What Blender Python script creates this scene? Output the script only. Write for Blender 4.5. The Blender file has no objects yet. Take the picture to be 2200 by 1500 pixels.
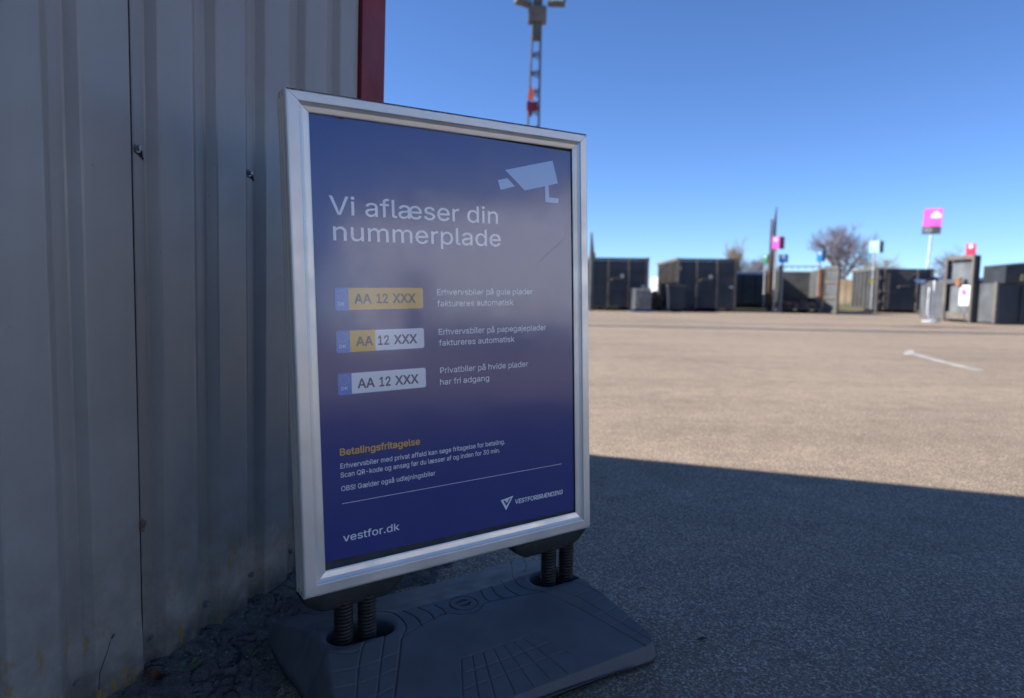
import bpy, bmesh, math, random
import numpy as np
from mathutils import Vector, Matrix, noise
R = math.radians
random.seed(7)
scene = bpy.context.scene
COL = scene.collection

# ------------------------------------------------------------------ camera
FPX = 1448.0; HC = 0.895; PITCH = R(5.1); ROLL = 0.015
cp, sp, cr, sr = math.cos(PITCH), math.sin(PITCH), math.cos(ROLL), math.sin(ROLL)
def c2w(x, y, z):                       # lens frame (right, down, forward) -> world
    x, y = cr*x + sr*y, -sr*x + cr*y
    return Vector((x, z*cp - y*sp, -(y*cp + z*sp)))
cam_d = bpy.data.cameras.new('camera')
cam = bpy.data.objects.new('camera', cam_d); COL.objects.link(cam)
X, Y, Z = c2w(1, 0, 0), -c2w(0, 1, 0), -c2w(0, 0, 1)
cam.matrix_world = Matrix(((X.x, Y.x, Z.x, 0), (X.y, Y.y, Z.y, 0), (X.z, Y.z, Z.z, HC), (0, 0, 0, 1)))
cam_d.sensor_width = 36; cam_d.lens = FPX*36/2200
cam_d.clip_start = 0.05; cam_d.clip_end = 3000
cam_d.dof.use_dof = True; cam_d.dof.focus_distance = 1.62; cam_d.dof.aperture_fstop = 2.4
scene.camera = cam

# ------------------------------------------------------------------ light
SUN_AZ = R(275); SUN_EL = R(38)          # clockwise from +Y
sun_dir = Vector((math.sin(SUN_AZ)*math.cos(SUN_EL), math.cos(SUN_AZ)*math.cos(SUN_EL), math.sin(SUN_EL)))
world = bpy.data.worlds.new('World'); scene.world = world; world.use_nodes = True
wn = world.node_tree
sky = wn.nodes.new('ShaderNodeTexSky'); sky.sky_type = 'NISHITA'; sky.sun_disc = False
sky.sun_elevation = SUN_EL; sky.sun_rotation = SUN_AZ
sky.air_density = 0.7; sky.dust_density = 0.0; sky.ozone_density = 3.0; sky.altitude = 0
bg = wn.nodes['Background']; bg.inputs['Strength'].default_value = 0.085
tint = wn.nodes.new('ShaderNodeMix'); tint.data_type = 'RGBA'; tint.blend_type = 'MULTIPLY'; tint.inputs[0].default_value = 1
tint.inputs[7].default_value = (.72, .93, 1.24, 1)      # camera white balance of the whole sky
wn.links.new(sky.outputs[0], tint.inputs[6]); wn.links.new(tint.outputs[2], bg.inputs[0])
sd = bpy.data.lights.new('sun', 'SUN'); sd.energy = 5.0; sd.angle = R(0.5); sd.color = (1.0, 0.975, 0.94)
so = bpy.data.objects.new('sun', sd); COL.objects.link(so)
so.rotation_euler = sun_dir.to_track_quat('Z', 'Y').to_euler(); so.location = (0, 0, 30)
vs = scene.view_settings
scene.display_settings.display_device = 'sRGB'
vs.view_transform = 'Standard'; vs.look = 'None'; vs.gamma = 1; vs.use_curve_mapping = False
vs.exposure = 0.9

# ------------------------------------------------------------------ helpers
def new_mat(name, col=(.5, .5, .5), rough=.6, metal=0, spec=.5):
    m = bpy.data.materials.new(name); m.use_nodes = True
    b = m.node_tree.nodes['Principled BSDF']
    b.inputs['Base Color'].default_value = (*col, 1)
    b.inputs['Roughness'].default_value = rough
    b.inputs['Metallic'].default_value = metal
    b.inputs['Specular IOR Level'].default_value = spec
    return m
class NT:
    def __init__(s, m):
        s.t = m.node_tree; s.b = s.t.nodes['Principled BSDF']
        s.tc = s.t.nodes.new('ShaderNodeTexCoord')
    def L(s, a, b): s.t.links.new(a, b)
    def mapping(s, scale=(1, 1, 1)):
        n = s.t.nodes.new('ShaderNodeMapping'); n.inputs['Scale'].default_value = scale
        s.L(s.tc.outputs['Object'], n.inputs[0]); return n.outputs[0]
    def noise(s, scale, detail=3, rough=.5, vec=None, dist=0):
        n = s.t.nodes.new('ShaderNodeTexNoise'); n.inputs['Scale'].default_value = scale
        n.inputs['Detail'].default_value = detail; n.inputs['Roughness'].default_value = rough
        n.inputs['Distortion'].default_value = dist
        s.L(vec if vec else s.tc.outputs['Object'], n.inputs['Vector']); return n.outputs[0]
    def voro(s, scale, out='Color', feat='F1', vec=None):
        n = s.t.nodes.new('ShaderNodeTexVoronoi'); n.inputs['Scale'].default_value = scale; n.feature = feat
        s.L(vec if vec else s.tc.outputs['Object'], n.inputs['Vector']); return n.outputs[out]
    def ramp(s, src, stops):
        n = s.t.nodes.new('ShaderNodeValToRGB'); e = n.color_ramp.elements
        while len(e) < len(stops): e.new(.5)
        for i, (p, c) in enumerate(stops):
            e[i].position = p
            e[i].color = (c, c, c, 1) if not isinstance(c, (tuple, list)) else (*c, 1)
        s.L(src, n.inputs[0]); return n.outputs[0]
    def mix(s, fac, a, b, mode='MIX'):
        n = s.t.nodes.new('ShaderNodeMix'); n.data_type = 'RGBA'; n.blend_type = mode
        for k, v in ((0, fac), (6, a), (7, b)):
            if isinstance(v, (int, float)): n.inputs[k].default_value = v if k == 0 else (v, v, v, 1)
            elif isinstance(v, tuple): n.inputs[k].default_value = (*v, 1)
            else: s.L(v, n.inputs[k])
        return n.outputs[2]
    def math(s, op, a, b=None, c=None):
        n = s.t.nodes.new('ShaderNodeMath'); n.operation = op
        for k, v in enumerate((a, b, c)):
            if v is None: continue
            if isinstance(v, (int, float)): n.inputs[k].default_value = v
            else: s.L(v, n.inputs[k])
        return n.outputs[0]
    def sep(s, what='Object'):
        n = s.t.nodes.new('ShaderNodeSeparateXYZ'); s.L(s.tc.outputs[what], n.inputs[0]); return n.outputs
    def attr(s, name):
        n = s.t.nodes.new('ShaderNodeAttribute'); n.attribute_name = name; return n.outputs['Fac']
    def color(s, c): s.L(c, s.b.inputs['Base Color'])
    def rough(s, c): s.L(c, s.b.inputs['Roughness'])
    def bump(s, h, strength=.3, dist=.002):
        n = s.t.nodes.new('ShaderNodeBump'); n.inputs['Strength'].default_value = strength
        n.inputs['Distance'].default_value = dist; s.L(h, n.inputs['Height'])
        s.L(n.outputs[0], s.b.inputs['Normal']); return n

def tag(o, label=None, cat=None, group=None, kind=None):
    if label: o['label'] = label
    if cat: o['category'] = cat
    if group: o['group'] = group
    if kind: o['kind'] = kind
    return o
def empty(name, loc=(0, 0, 0), label=None, cat=None, group=None, rz=0):
    o = bpy.data.objects.new(name, None); COL.objects.link(o)
    o.empty_display_size = .1; o.location = loc; o.rotation_euler = (0, 0, rz)
    return tag(o, label, cat, group)
def link(name, me, mat=None, parent=None, smooth=False, world_coords=False, label=None):
    """link mesh data as one object; world_coords: vertices are in world space under an unrotated parent"""
    o = bpy.data.objects.new(name, me); COL.objects.link(o)
    if mat:
        for m in (mat if isinstance(mat, (list, tuple)) else [mat]): me.materials.append(m)
    if smooth:
        me.polygons.foreach_set('use_smooth', [True]*len(me.polygons))
    if parent:
        o.parent = parent
        if world_coords and parent.type == 'EMPTY':
            o.location = -parent.location
    if label: o['label'] = label
    return o
class MB:
    def __init__(s): s.v = []; s.f = []; s.mi = []
    def add(s, vs, fs, mi=0):
        k = len(s.v); s.v += [tuple(v) for v in vs]; s.f += [tuple(i+k for i in f) for f in fs]; s.mi += [mi]*len(fs)
    def box(s, x0, x1, y0, y1, z0, z1, mi=0, T=None, bev=0):
        vs = [(x0, y0, z0), (x1, y0, z0), (x1, y1, z0), (x0, y1, z0), (x0, y0, z1), (x1, y0, z1), (x1, y1, z1), (x0, y1, z1)]
        if T: vs = [T @ Vector(v) for v in vs]
        s.add(vs, [(0, 3, 2, 1), (4, 5, 6, 7), (0, 1, 5, 4), (1, 2, 6, 5), (2, 3, 7, 6), (3, 0, 4, 7)], mi)
    def tube(s, pts, rad, n=8, mi=0, cap=True):
        pts = [Vector(p) for p in pts]; rad = rad if isinstance(rad, (list, tuple)) else [rad]*len(pts)
        k = len(s.v); up = None
        for i, p in enumerate(pts):
            d = (pts[min(i+1, len(pts)-1)]-pts[max(i-1, 0)]).normalized()
            a = d.orthogonal().normalized() if up is None else (up - d*up.dot(d)).normalized()
            up = a; b = d.cross(a)
            for j in range(n):
                t = 2*math.pi*j/n; s.v.append(tuple(p + (a*math.cos(t)+b*math.sin(t))*rad[i]))
        for i in range(len(pts)-1):
            for j in range(n):
                s.f.append((k+i*n+j, k+i*n+(j+1) % n, k+(i+1)*n+(j+1) % n, k+(i+1)*n+j)); s.mi.append(mi)
        if cap:
            s.f.append(tuple(k+j for j in range(n))[::-1]); s.mi.append(mi)
            s.f.append(tuple(k+(len(pts)-1)*n+j for j in range(n))); s.mi.append(mi)
    def prism(s, poly, d, mi=0, T=None):
        n = len(poly); a = [Vector((p[0], p[1], 0)) for p in poly]; b = [v+Vector((0, 0, d)) for v in a]
        vs = a+b
        if T: vs = [T @ v for v in vs]
        s.add(vs, [tuple(range(n))[::-1], tuple(range(n, 2*n))]+[(i, (i+1) % n, n+(i+1) % n, n+i) for i in range(n)], mi)
    def mesh(s, name):
        me = bpy.data.meshes.new(name); me.from_pydata(s.v, [], s.f); me.polygons.foreach_set('material_index', s.mi)
        me.update(); return me
    def build(s, name, mat=None, parent=None, smooth=False, world_coords=False, label=None, bevel=0):
        me = s.mesh(name)
        if bevel:
            bm = bmesh.new(); bm.from_mesh(me)
            bmesh.ops.recalc_face_normals(bm, faces=bm.faces)
            es = [e for e in bm.edges if len(e.link_faces) == 2 and e.calc_face_angle(0) > .6]
            bmesh.ops.bevel(bm, geom=es, offset=bevel, segments=2, affect='EDGES', profile=.7)
            bm.to_mesh(me); bm.free()
        return link(name, me, mat, parent, smooth, world_coords, label)

# ------------------------------------------------------------------ materials
def asphalt_mat():
    m = new_mat('asphalt', (.2, .2, .2), .82, spec=.35); n = NT(m)
    chips = n.voro(185, 'Color'); bw = n.t.nodes.new('ShaderNodeRGBToBW'); n.L(chips, bw.inputs[0])
    c = n.ramp(bw.outputs[0], [(.15, (.158, .120, .083)), (.5, (.260, .196, .136)), (.72, (.370, .281, .195)), (.9, (.60, .460, .324))])
    fine = n.ramp(n.noise(420, 2), [(.3, .72), (.7, 1.18)])
    c = n.mix(1, c, fine, 'MULTIPLY')
    big = n.ramp(n.noise(.35, 5, .6), [(.3, .86), (.7, 1.1)])
    mid = n.ramp(n.noise(4.5, 5, .65), [(.3, .84), (.7, 1.13)])
    c = n.mix(1, c, big, 'MULTIPLY'); c = n.mix(1, c, mid, 'MULTIPLY')
    # tyre polished streaks running across the yard
    st = n.ramp(n.noise(1.0, 3, .5, n.mapping((.12, 1.3, 1))), [(.4, .93), (.6, 1.05)])
    c = n.mix(1, c, st, 'MULTIPLY')
    spots = n.ramp(n.noise(9, 2, .5), [(.70, 1), (.76, .62)])
    c = n.mix(1, c, spots, 'MULTIPLY')
    n.color(c)
    d = n.voro(185, 'Distance'); n.bump(n.mix(.5, d, n.noise(260, 2)), .55, .004)
    return m
def paint_metal(name, col, rough=.55, rust=.35, rustcol=(.13, .07, .04), dirt=.5, scale=3.0, spec=.4):
    m = new_mat(name, col, rough, spec=spec); n = NT(m)
    dk = tuple(c*.62 for c in col); lt = tuple(min(1, c*1.35) for c in col)
    c = n.mix(n.ramp(n.noise(scale*.8, 5, .6), [(.3, 0), (.7, 1)]), dk, lt)
    st = n.ramp(n.noise(scale*2, 4, .6, n.mapping((1, 1, .12))), [(.45, 0), (.75, dirt)])
    c = n.mix(st, c, tuple(v*.5+.03 for v in col))
    rs = n.ramp(n.noise(scale*3, 6, .7), [(.62-rust*.12, 0), (.70-rust*.06, rust)])
    c = n.mix(rs, c, rustcol)
    n.color(c); n.rough(n.ramp(n.noise(scale*2, 3), [(.3, rough*.8), (.7, min(1, rough*1.2))]))
    n.bump(n.noise(scale*6, 4), .25, .004)
    return m
M = {}
M['asphalt'] = asphalt_mat()
def wall_mat():
    m = new_mat('wall_sheet_paint', (.33, .35, .38), .42, spec=.5); n = NT(m)
    z = n.sep()[2]
    base = n.mix(n.ramp(n.noise(2.2, 4, .6), [(.3, 0), (.7, 1)]), (.300, .265, .226), (.358, .320, .270))
    vst = n.ramp(n.noise(9, 4, .65, n.mapping((1, 1, .06))), [(.3, .93), (.7, 1.03)])
    c = n.mix(1, base, vst, 'MULTIPLY')
    spk = n.ramp(n.noise(70, 3, .6), [(.70, 0), (.78, .6)])
    spk = n.math('MULTIPLY', spk, n.ramp(n.noise(5, 3), [(.42, 0), (.62, 1)]))
    c = n.mix(spk, c, (.07, .065, .06))
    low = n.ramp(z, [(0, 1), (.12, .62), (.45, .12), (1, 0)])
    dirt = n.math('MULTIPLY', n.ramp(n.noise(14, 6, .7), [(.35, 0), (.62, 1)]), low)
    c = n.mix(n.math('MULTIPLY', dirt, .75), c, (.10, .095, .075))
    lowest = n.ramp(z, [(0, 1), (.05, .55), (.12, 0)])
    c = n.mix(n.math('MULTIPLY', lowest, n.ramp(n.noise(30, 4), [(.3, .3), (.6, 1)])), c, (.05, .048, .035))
    lich = n.math('MULTIPLY', n.ramp(n.noise(26, 6, .75, n.mapping((1, 1, .55))), [(.562, 0), (.61, 1)]),
                  n.math('MULTIPLY', n.ramp(z, [(0, 1), (.14, .9), (.32, 0)]), n.ramp(n.noise(3.1, 2), [(.36, 0), (.50, 1)])))
    c = n.mix(lich, c, (.30, .18, .05))
    scr = n.ramp(n.noise(11, 3, .5, n.mapping((1, 1, .9)), 2.2), [(.497, 0), (.5, .35), (.503, 0)])
    scr = n.math('MULTIPLY', scr, n.ramp(n.noise(2.7, 2), [(.55, 0), (.62, 1)]))
    c = n.mix(scr, c, (.15, .15, .15))
    n.color(c); n.rough(n.ramp(n.noise(8, 4), [(.3, .28), (.7, .45)]))
    n.bump(n.mix(.35, n.noise(5, 2, .4, n.mapping((1, 1, .35))), n.noise(160, 2)), .10, .006)
    return m
M['wall'] = wall_mat()
M['trim'] = paint_metal('dark_red_trim', (.22, .018, .022), .6, .08, (.12, .05, .04), .2)
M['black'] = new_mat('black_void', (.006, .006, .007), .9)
M['zinc'] = paint_metal('zinc_screw', (.30, .30, .30), .4, .5, (.10, .07, .04), .6, 60); M['zinc'].node_tree.nodes['Principled BSDF'].inputs['Metallic'].default_value = .6
M['grime'] = new_mat('grime', (.018, .017, .013), .95)
def alu_mat():
    m = new_mat('anodised_aluminium', (.8, .78, .74), .34, .6); n = NT(m)
    c = n.mix(n.ramp(n.noise(7, 5, .6), [(.3, 0), (.7, 1)]), (.86, .76, .64), (.95, .86, .74))
    g = n.ramp(n.noise(90, 5, .7), [(.64, 0), (.75, .7)])
    c = n.mix(n.math('MULTIPLY', g, n.ramp(n.noise(6, 3), [(.42, 0), (.65, 1)])), c, (.16, .15, .13))
    n.color(c); n.rough(n.ramp(n.noise(12, 5, .65), [(.3, .30), (.7, .48)]))
    n.bump(n.noise(60, 3), .05, .001); return m
M['alu'] = alu_mat()
def poster_like(name, col, spec=.5):
    m = new_mat(name, col, .30, spec=spec); n = NT(m)
    n.b.inputs['Coat Weight'].default_value = .9; n.b.inputs['Coat Roughness'].default_value = .17
    n.b.inputs['Coat IOR'].default_value = 1.82
    d = n.math('MULTIPLY', n.ramp(n.noise(75, 4, .7), [(.64, 0), (.74, .12)]), n.ramp(n.noise(6, 3), [(.4, .1), (.65, 1)]))
    c = n.mix(d, col, (.10, .10, .10))
    film = n.ramp(n.noise(5, 6, .65), [(.3, .012), (.75, .05)])
    c = n.mix(film, c, (.32, .31, .33))
    z = n.sep()[2]
    n.color(c)
    r = n.ramp(n.noise(24, 5, .7), [(.3, .10), (.7, .17)]); n.L(r, n.b.inputs['Coat Roughness'])
    bp = n.bump(n.noise(3.4, 2, .4), .11, .02)
    n.L(bp.outputs[0], n.b.inputs['Coat Normal'])
    return m
M['poster'] = poster_like('poster_blue', (.022, .036, .20))
M['ink_white'] = poster_like('ink_white', (.95, .92, .88))
M['ink_yellow'] = poster_like('ink_yellow', (.95, .50, .07))
M['ink_navy'] = poster_like('ink_navy', (.035, .04, .13))
M['ink_eu'] = poster_like('ink_plate_blue', (.06, .22, .62))
M['ink_edge'] = poster_like('ink_plate_edge', (.04, .07, .30))
M['ink_cam'] = poster_like('ink_pale_blue', (.45, .62, .82))
M['back_board'] = paint_metal('dusty_backing', (.06, .06, .06), .8, .1, (.12, .11, .10), .8, 20)
def base_mat():
    m = new_mat('ballast_plastic', (.035, .052, .075), .6, spec=.3); n = NT(m)
    c = n.mix(n.ramp(n.noise(8, 5, .6), [(.3, 0), (.7, 1)]), (.088, .092, .092), (.120, .124, .122))
    sp_ = n.ramp(n.noise(120, 3, .6), [(.66, 0), (.76, .5)])
    sp_ = n.math('MULTIPLY', sp_, n.ramp(n.noise(12, 2), [(.4, 0), (.6, 1)]))
    c = n.mix(sp_, c, (.16, .13, .10))
    c = n.mix(n.math('MULTIPLY', n.attr('dust'), .8), c, (.19, .155, .13))
    c = n.mix(n.attr('shade_dirt'), c, (.028, .026, .022))  # shade and dirt put into the colour of the holes and lower skirt
    sc = n.ramp(n.noise(16, 4, .55, n.mapping((1, 2.5, 1)), 1.5), [(.49, 0), (.5, .25), (.51, 0)])
    c = n.mix(n.math('MULTIPLY', sc, n.ramp(n.noise(5, 2), [(.5, 0), (.6, 1)])), c, (.12, .13, .14))
    n.color(c); n.rough(n.ramp(n.noise(20, 4), [(.3, .55), (.7, .72)])); n.bump(n.noise(330, 2), .12, .001); return m
M['ballast'] = base_mat()
M['spring'] = paint_metal('rusty_spring_steel', (.040, .034, .028), .55, .8, (.06, .028, .014), .3, 40); M['spring'].node_tree.nodes['Principled BSDF'].inputs['Metallic'].default_value = .5
M['bracket'] = paint_metal('dusty_bracket', (.032, .031, .029), .6, .3, (.13, .11, .09), .8, 14)
M['steel'] = paint_metal('blue_black_container_paint', (.030, .040, .055), .55, .35, scale=1.6)
M['steel_light'] = paint_metal('light_grey_plate_paint', (.15, .16, .165), .6, .2, (.14, .09, .06), .4, 2.2)
M['steel_side'] = paint_metal('side_wall_paint', (.062, .068, .074), .6, .3, (.14, .09, .06), .4, 2.2)
M['steel_grey'] = paint_metal('grey_container_paint', (.105, .112, .115), .6, .3, (.14, .09, .06), .4, 2.2)
M['frame_worn'] = paint_metal('worn_frame_paint', (.16, .14, .115), .65, .6, (.17, .09, .05), .5, 3)
M['rust'] = paint_metal('rust_orange', (.30, .13, .06), .8, .5, (.16, .07, .03), .4, 3)
M['steel_in'] = paint_metal('scuffed_container_inside', (.11, .11, .105), .65, .6, (.13, .08, .05), .7, 1.5)
M['galv'] = paint_metal('galvanised_steel', (.42, .43, .44), .5, .1, (.3, .28, .25), .4, 5)
M['mast'] = paint_metal('weathered_mast_steel', (.105, .105, .10), .6, .3, (.13, .10, .07), .4, 3)
M['wood'] = paint_metal('weathered_brown_wood', (.14, .085, .05), .85, .3, (.09, .055, .035), .6, 2)
M['bark'] = paint_metal('bark', (.17, .145, .16), .95, 0, (.1, .1, .1), .3, 3)
M['bark_light'] = paint_metal('pale_bark', (.24, .20, .14), .95, 0, (.1, .1, .1), .3, 3)
def flat(name, c, r=.5): M[name] = paint_metal(name, c, r, .0, (.2, .2, .2), .12, 4)
flat('magenta', (.78, .10, .50)); flat('sign_dark', (.035, .04, .045)); flat('mint', (.48, .80, .72)); flat('blue_sign', (.03, .25, .62))
flat('red_sign', (.80, .05, .12)); flat('green_sign', (.07, .30, .19)); flat('white', (.78, .78, .77)); flat('yellow', (.62, .50, .08))
flat('orange', (.75, .13, .04)); flat('maroon', (.22, .02, .04)); flat('purple', (.28, .10, .50)); flat('tarp', (.06, .10, .22)); flat('glass', (.20, .30, .36), .15)
flat('pale_wall', (.82, .78, .80), .7); flat('dark_blue_pallet', (.05, .09, .20))
flat('sticker_green', (.05, .18, .12)); flat('sticker_yellow', (.30, .30, .14)); flat('white_line', (.40, .365, .32), .8); flat('scuff', (.31, .25, .19), .8); flat('tar', (.10, .095, .09), .8)
def ground_mat(name, a, b, cc, sc=1.2):
    m = new_mat(name, a, .95, spec=.1); n = NT(m)
    c = n.mix(n.ramp(n.noise(sc, 6, .65), [(.35, 0), (.65, 1)]), a, b)
    c = n.mix(n.ramp(n.noise(sc*.25, 3), [(.45, 0), (.6, 1)]), c, cc); n.color(c)
    n.bump(n.noise(sc*8, 4), .6, .05); return m
M['field'] = ground_mat('dry_grass_field', (.26, .17, .09), (.34, .24, .13), (.22, .15, .07), .4)
M['grass'] = ground_mat('grass', (.06, .075, .02), (.13, .13, .04), (.19, .14, .08))
M['gravel'] = ground_mat('red_brown_gravel', (.20, .13, .10), (.28, .19, .15), (.15, .12, .09))
def soil_mat():
    m = new_mat('cracked_tar_edge', (.05, .05, .05), .95, spec=.2); n = NT(m)
    c = n.mix(n.ramp(n.noise(25, 6, .7), [(.35, 0), (.65, 1)]), (.10, .085, .068), (.21, .18, .145))
    g = n.ramp(n.voro(160, 'Distance'), [(.0, 1.4), (.5, .8)]); c = n.mix(1, c, g, 'MULTIPLY')
    c = n.mix(n.math('MULTIPLY', n.attr('crack'), .9), c, (.008, .008, .008)); n.color(c)
    n.bump(n.mix(.5, n.noise(90, 4, .7), n.noise(300, 2)), .8, .006); return m
M['soil'] = soil_mat()
M['leaf'] = new_mat('weed_leaf', (.10, .20, .05), .6)
M['dry_leaf'] = ground_mat('dry_leaf', (.16, .045, .025), (.10, .03, .02), (.2, .08, .04), 60)
M['twig'] = new_mat('twig', (.06, .045, .035), .9)
M['stone'] = ground_mat('stone', (.20, .19, .18), (.34, .33, .31), (.12, .11, .1), 40)

# ------------------------------------------------------------------ ground sheets
def sheet(name, x0, x1, y0, y1, z, mat, kind='structure', label=None):
    b = MB(); b.add([(x0, y0, z), (x1, y0, z), (x1, y1, z), (x0, y1, z)], [(0, 1, 2, 3)])
    o = b.build(name, mat); tag(o, label, None, None, kind); return o
sheet('ground', -1500, 1500, -1500, 1500, -.012, M['gravel'])
sheet('yard_asphalt', -60, 90, -60, 33.6, 0, M['asphalt'])
sheet('grass_verge', -20, 60, 34.5, 58, -.006, M['grass'])
# dark repair strip across the yard, drawn as an uneven ribbon
def ribbon(name, pts, w, z, mat, parent=None, label=None):
    b = MB(); k = len(pts); L_ = []; R_ = []
    for i, p in enumerate(pts):
        d = (Vector(pts[min(i+1, k-1)])-Vector(pts[max(i-1, 0)])).normalized(); q = Vector((-d.y, d.x))
        ww = (w[i] if isinstance(w, list) else w)/2
        L_.append((p[0]+q.x*ww, p[1]+q.y*ww, z)); R_.append((p[0]-q.x*ww, p[1]-q.y*ww, z))
    b.add(L_+R_, [(k+i, k+i+1, i+1, i) for i in range(k-1)])
    return b.build(name, mat, parent)
pts = []; ws = []
for i in range(60):
    x = -8+i*.6; pts.append((x, 17.2-.09*x+.12*noise.noise((x*.8, 3, 0)))); ws.append(.62+.25*noise.noise((x*1.7, 9, 1)))
o = ribbon('tar_strip', pts, ws, .004, M['tar']); tag(o, kind='structure')
# worn painted mark, far right
gm = [(6.18, 10.5), (6.02, 9.9), (5.85, 9.3), (5.72, 8.6), (5.60, 8.05)]
o = ribbon('painted_line', gm, [.13, .14, .13, .15, .16], .004, M['white_line']); tag(o, kind='structure')
o = ribbon('painted_line', [(5.88, 10.0), (6.45, 10.85)], .10, .0046, M['white_line']); tag(o, kind='structure')
o = ribbon('painted_line', [(2.35, 9.6), (2.75, 8.4), (2.9, 7.7)], [.05, .05, .03], .004, M['scuff']); tag(o, kind='structure')
# field rising behind the yard
def bank(name, x0, x1, y0, y1, h, mat, seed, nx=80, ny=14):
    vs = []; fs = []
    for j in range(ny+1):
        for i in range(nx+1):
            x = x0+(x1-x0)*i/nx; t = j/ny; y = y0+(y1-y0)*t
            s = min(1, t*2.4); s = s*s*(3-2*s)
            e = min(1, i/6, (nx-i)/6)
            vs.append((x, y, -.02+s*e*(h+.5*h*noise.noise((x*.05, seed, t*2))+.15*noise.noise((x*.4, y*.4, seed)))))
    for j in range(ny):
        for i in range(nx):
            a = j*(nx+1)+i; fs.append((a, a+1, a+nx+2, a+nx+1))
    b = MB(); b.add(vs, fs); o = b.build(name, mat, smooth=True); return tag(o, kind='structure')
bank('hill', 26, 170, 60, 110, 2.7, M['field'], 4.2)
bank('hill', -60, 40, 75, 120, 1.3, M['field'], 8.1)

# ------------------------------------------------------------------ the metal clad hall
dd = Vector((.3187488, .94772738, .0145604)); up = Vector((.02690108, -.02440098, .99934024)); NN = Vector((.9474574, -.31814682, -.03327268))
W0 = Vector((-1.17549804, .3947206, 0))
def W(a, z, off=0): return W0+dd*a+up*z+NN*off
HT = 4.62
hall = empty('metal_hall', W(2.1, 0), 'grey hall of ribbed metal sheets with a dark red corner trim, left of the stand', 'building')
ends = [1.967-.172*i for i in range(0, 5)]       # crown ends in the last sheet
ends = [1.967, 1.795, 1.623, 1.450, 1.277, 1.106, .920, .746, .572, .398, .225]
k = .225
while k > -9: k -= .174; ends.append(round(k, 4))
DEPTH = .022
def sheet_profile(es, last_to, first_from):
    """es ascending crown ends; returns list of (along, off)"""
    pts = []
    for e in es:
        pts += [(e, 0), (e+.029, -DEPTH), (e+.059, -DEPTH), (e+.076, 0)]
    pts = [p for p in pts if first_from < p[0] < last_to]
    return [(first_from, 0)]+pts+[(last_to, 0)]
def wall_sheet(prof, lift, name='wall_sheet'):
    vs = []; fs = []
    zs = [-.05, 0, .03, .08, .15, .3, .6, 1.0, 1.5, 2.1, 3, HT]
    P_ = []
    for i in range(len(prof)-1):                # subdivide + soften folds
        (a0, o0), (a1, o1) = prof[i], prof[i+1]
        L = abs(a1-a0)+abs(o1-o0); r = min(.003, L*.3)/L
        if i: P_.append((a0+(a1-a0)*r, o0+(o1-o0)*r))
        else: P_.append((a0, o0))
        if L > .06: P_.append((a0+(a1-a0)*.5, (o0+o1)*.5))
        P_.append((a0+(a1-a0)*(1-r), o0+(o1-o0)*(1-r)) if i < len(prof)-2 else (a1, o1))
    n = len(P_)
    for z in zs:
        for j, (a, off) in enumerate(P_):
            fl = lift
            if j >= n-2: fl += .005*math.exp(-max(z, 0)/.22)
            w = .0015*noise.noise((a*6, z*2.2, 1.7))
            if z < .2 : w += .004*noise.noise((a*9, z*9, 5))
            vs.append(W(a, z, off+fl+w))
    for i in range(len(zs)-1):
        for j in range(n-1): fs.append((i*n+j, i*n+j+1, (i+1)*n+j+1, (i+1)*n+j))
    b = MB(); b.add(vs, fs)
    o = b.build(name, M['wall'], hall, world_coords=True)
    return o
seams = [1.967, 1.106, .225-.012, .225-.012-.87, .225-.012-.87*2, .225-.012-.87*3, .225-.012-.87*4, .225-.012-.87*5, .225-.012-.87*6, .225-.012-.87*7, .225-.012-.87*8]
asc = sorted(ends)
for i in range(len(seams)-1):
    hi, lo = seams[i], seams[i+1]
    wall_sheet(sheet_profile(asc, hi, lo-.012), .0022*(i % 2) if i != 1 else .0034)
# backing girts behind the sheets
b = MB()
for z in (.35, 1.16, 2.4, 3.6):
    a0, a1 = W(-8, z, -.10), W(1.95, z, -.03)
    vs = [W(a, zz, off) for a in (-7.9, 1.95) for zz in (z-.04, z+.04) for off in (-.09, -.028)]
    b.add(vs, [(0, 1, 3, 2), (4, 6, 7, 5), (0, 4, 5, 1), (2, 3, 7, 6), (0, 2, 6, 4), (1, 5, 7, 3)])
b.build('girt', M['galv'], hall, world_coords=True)
def wbox(a0, a1, z0, z1, o0, o1, name, mat, bevel=.002, smooth=False):
    b = MB(); vs = [W(a, z, o_) for z in (z0, z1) for (a, o_) in ((a0, o0), (a1, o0), (a1, o1), (a0, o1))]
    b.add(vs, [(0, 3, 2, 1), (4, 5, 6, 7), (0, 1, 5, 4), (1, 2, 6, 5), (2, 3, 7, 6), (3, 0, 4, 7)])
    return b.build(name, mat, hall, world_coords=True, bevel=bevel)
wbox(1.974, 2.118, -.04, HT, -.22, .012, 'corner_trim', M['trim'], .003)
wbox(1.955, 1.976, -.04, HT, -.10, -.024, 'gap_filler', M['black'], 0)
wbox(-8, 2.09, -.04, HT-.02, -12, -.225, 'end_wall', M['wall'], 0)
wbox(-8.05, 2.14, HT, HT+.16, -12.05, .03, 'roof_trim', M['trim'], .004)
wbox(-8, 2.1, HT+.16, HT+.2, -12, 0, 'roof', M['steel_grey'], 0)
b = MB(); zs = [-.04+i*.12 for i in range(40)]  # shade of the open sheet lap, laid on as a black strip
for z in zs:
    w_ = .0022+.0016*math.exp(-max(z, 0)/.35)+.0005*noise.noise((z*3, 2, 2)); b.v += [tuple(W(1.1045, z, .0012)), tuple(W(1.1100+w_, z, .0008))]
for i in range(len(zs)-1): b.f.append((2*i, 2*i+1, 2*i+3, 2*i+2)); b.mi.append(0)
b.build('lap_shadow_strip', M['black'], hall, world_coords=True)
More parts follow.
